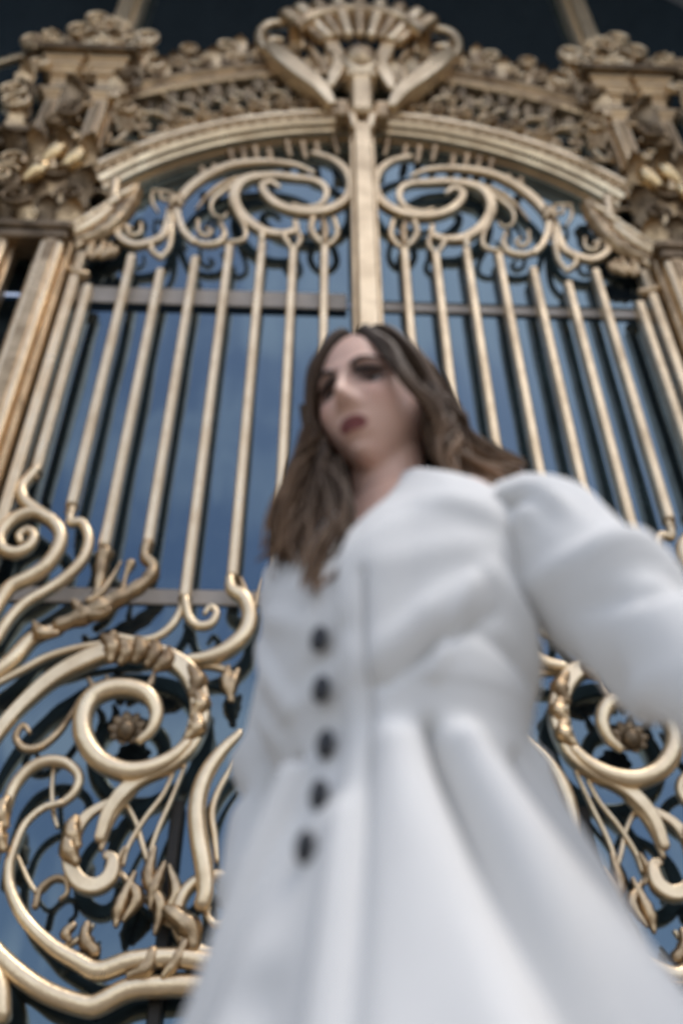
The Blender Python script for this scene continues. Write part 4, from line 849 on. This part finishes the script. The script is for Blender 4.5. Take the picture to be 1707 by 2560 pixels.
for k in range(26): guide_lock('F', 'F', 0, .007, hr.uniform(.006, .010), hr.uniform(.5, .9))                    # sweep beside the cheek
# scalp cover under the locks
nu, nv = 48, 26; b0 = len(hv)
for i in range(nv + 1):
    for j in range(nu):
        az = 2 * PI * j / nu - PI; lim = np.interp(abs(az), [0, .55, .95, 1.25, 1.7, PI], [42, 50, 78, 96, 118, 128])
        el = rad(lim * i / nv); q = skull(az, el, 1.03 + .012 * math.sin(j * 2.7)); hv.append(hd(*q)); ht.append((.6, .58, .56, 1))
for i in range(nv):
    for j in range(nu): hf.append((b0 + i * nu + j, b0 + i * nu + (j + 1) % nu, b0 + (i + 1) * nu + (j + 1) % nu, b0 + (i + 1) * nu + j))
ho = mesh_obj('hair', hv, hf, HAIR, person, PP)
ha = ho.data.color_attributes.new('tint', 'FLOAT_COLOR', 'POINT'); ha.data.foreach_set('color', np.array(ht).ravel())

# coat
RINGS = [  # front z, side z, back z, half width, front depth at centre, front depth at side, back depth
    (1.252, 1.424, 1.436, .060, .106, .046, .070), (1.244, 1.398, 1.412, .096, .116, .074, .088), (1.234, 1.352, 1.368, .148, .124, .100, .100),
    (1.220, 1.306, 1.318, .170, .132, .120, .108), (1.200, 1.262, 1.265, .168, .136, .134, .112), (1.155, 1.185, 1.190, .161, .136, .138, .110),
    (1.105, 1.115, 1.120, .152, .132, .134, .104), (1.078, 1.080, 1.082, .147, .126, .128, .100), (1.064, 1.064, 1.064, .141, .121, .122, .097),
    (1.030, 1.030, 1.030, .134, .115, .115, .095), (.985, .985, .985, .140, .121, .121, .104), (.900, .900, .900, .176, .146, .146, .145),
    (.780, .780, .780, .220, .182, .182, .19), (.620, .620, .620, .272, .232, .232, .245), (.450, .450, .450, .320, .28, .28, .29)]
NPH = 300; SUB = 9
FOLDS = [  # phi1, z1, phi2, z2 (degrees, metres), width, height
    (24, 1.088, 66, 1.185, .017, .010), (26, 1.068, 72, 1.150, .009, -.014), (46, 1.075, 62, 1.178, .007, .009), (30, 1.20, 88, 1.245, .02, .005), (-8, 1.16, -34, 1.22, .014, .006), (-12, 1.10, 12, 1.13, .016, -.007),
    (72, 1.20, 112, 1.11, .016, .012), (60, 1.13, 110, 1.095, .012, -.010), (-20, 1.08, -42, 1.19, .013, .010), (-34, 1.06, -60, 1.15, .014, .010),
    (43, 1.02, 66, .60, .011, -.030), (32, 1.0, 44, .45, .022, .018), (21, 1.19, 20, .45, .005, -.008), (58, 1.0, 92, .62, .022, .024), (88, 1.0, 118, .70, .014, -.022),
    (-13, 1.0, -42, .62, .010, .026), (-22, 1.02, -58, .60, .012, -.022), (-3, .78, -7, .45, .02, -.012), (10, .93, 12, .45, .02, .012), (112, 1.02, 140, .6, .02, .018),
    (40, 1.30, 92, 1.26, .018, .006), (55, 1.37, 95, 1.30, .016, -.005)]
def coat_pt(ph, u_):
    """ph in radians (0 = front, + = her left); u_ runs over RINGS."""
    i = min(int(u_), len(RINGS) - 2); t = u_ - i
    d = abs((ph + PI) % (2 * PI) - PI)
    k = min(1, d / rad(52)); b = ss(rad(90), rad(150), d)
    R = []
    for r in (RINGS[max(i - 1, 0)], RINGS[i], RINGS[i + 1], RINGS[min(i + 2, len(RINGS) - 1)]):
        z = r[0] + (r[1] - r[0]) * k ** 1.05; z = z + (r[2] - r[1]) * b
        R.append((r[3], r[4] + (r[5] - r[4]) * k, r[6], z))
    R = np.array(R); q = .5 * (2 * R[1] + (R[2] - R[0]) * t + (2 * R[0] - 5 * R[1] + 4 * R[2] - R[3]) * t * t + (3 * R[1] - R[0] - 3 * R[2] + R[3]) * t ** 3)
    hw, fd, bd, z = q
    c, s = math.cos(ph), math.sin(ph)
    x = hw * s; y = (fd if c > 0 else bd) * c
    off = 0.0
    if u_ > 3:
        off += .003 * math.exp(-((d - rad(32)) / .34) ** 2 - ((z - 1.195) / .055) ** 2)
    pd = math.degrees((ph + PI) % (2 * PI) - PI)
    fade = ss(1.5, 3.5, u_)
    for p1, z1, p2, z2, w_, h_ in FOLDS:
        ax, az_, bx_, bz = p1 * .0026, z1, p2 * .0026, z2
        px_, pz_ = pd * .0026, z
        vx, vz = bx_ - ax, bz - az_; tt = ((px_ - ax) * vx + (pz_ - az_) * vz) / (vx * vx + vz * vz)
        tc_ = min(1, max(0, tt)); dx, dz = px_ - ax - tc_ * vx, pz_ - az_ - tc_ * vz
        dd = math.hypot(dx, dz)
        if dd < w_ * 3:
            g_ = (1.0 if p2 == 22 or z2 < .8 else 1 - abs(tc_ - .5) * .9)
            ww = w_ * (1 + 1.2 * tc_ if z2 < .8 else 1)
            off += 1.15 * h_ * math.exp(-(dd / ww) ** 2) * g_ * fade
    sk = ss(1.03, .60, z)
    off += sk * (.014 * math.cos(7 * ph + .6) + .012 * math.cos(11 * ph + 2.0))
    if -.9 * rad(60) < ph - rad(2.6) and pd > 4.2 and pd < 40: off += 0
    off += .0095 * (ss(10.6, 11.4, pd) - ss(20, 40, pd)) * ss(0, 1, u_)          # overlapping front edge
    nx, ny = s * fd, c * hw; nl = math.hypot(nx, ny); 
    return body(x + off * nx / nl, y + off * ny / nl, z)
V, F = [], []
NU = (len(RINGS) - 1) * SUB
for i in range(NU + 1):
    for j in range(NPH): V.append(coat_pt(2 * PI * j / NPH, i / SUB))
for i in range(NU):
    for j in range(NPH): F.append((i * NPH + j, i * NPH + (j + 1) % NPH, (i + 1) * NPH + (j + 1) % NPH, (i + 1) * NPH + j))
coat = mesh_obj('coat', V, F, COAT, person, PP)
sm = coat.modifiers.new('cloth', 'SOLIDIFY'); sm.thickness = .005; sm.offset = -1
coat['label'] = 'long white coat with a V neck and full skirt'
def sleeve_fold(ph0, puff):
    def fn(t, a):
        g_ = math.exp(-((t - .10) / .13) ** 2)
        o = puff * g_ * (.010 * math.cos(9 * a + 1) + .006 * math.cos(14 * a + ph0))
        for c_, am, w_, sk_ in ((.16, .010, .03, .07), (.25, -.014, .022, -.10), (.33, .012, .03, .09), (.42, -.015, .02, .12), (.50, .012, .03, -.08), (.58, -.014, .022, -.10), (.66, .012, .03, .07), (.76, -.012, .022, .08), (.85, .010, .03, -.05)):
            o += am * math.exp(-((t - c_ - sk_ * math.sin(a + ph0)) / w_) ** 2) * (.55 + .45 * math.cos(a * 2 + c_ * 9))
        return o
    return fn
v, f = lathe_tube([ARM_L[0] + BL * -.03] + [ARM_L[0] + BL * .012 + np.array([0, 0, .012])] + ARM_L[1:5] + [ARM_L[5] - (ARM_L[5] - ARM_L[4]) * .15], [.040, .066, .076, .066, .056, .052, .047], 48, None, sleeve_fold(0.4, 1))
mesh_obj('sleeve', v, f, COAT, coat, PP)
v, f = lathe_tube([ARM_R[0] + BL * .03] + [ARM_R[0] - BL * .012 + np.array([0, 0, .012])] + ARM_R[1:5] + [ARM_R[5] - (ARM_R[5] - ARM_R[4]) * .15], [.045, .060, .066, .062, .057, .050, .034], 48, None, sleeve_fold(2.0, 1))
mesh_obj('sleeve', v, f, COAT, coat, PP)
def u_of_z(ph, z):
    lo_, hi_ = 0.0, float(len(RINGS) - 1)
    for _ in range(40):
        m_ = (lo_ + hi_) / 2
        if coat_pt(ph, m_)[2] > z: lo_ = m_
        else: hi_ = m_
    return lo_
for z, pb in ((1.132, 2.0), (1.076, 1.5), (1.021, 0.6), (.964, 1.6), (.906, 3.0)):
    c = coat_pt(rad(pb), u_of_z(rad(pb), z)); nrm = BF
    ax, az_ = BL, np.array([0, 0, 1.0]); V, F = ball((0, 0, 0), .0140, .78, .45, 1.12, 16, 10)
    V = [c + x * ax + (-y) * nrm * 1.0 + z2 * az_ + nrm * .012 for x, y, z2 in V]
    b_ = mesh_obj('button', V, F, BUTTON, coat, PP)
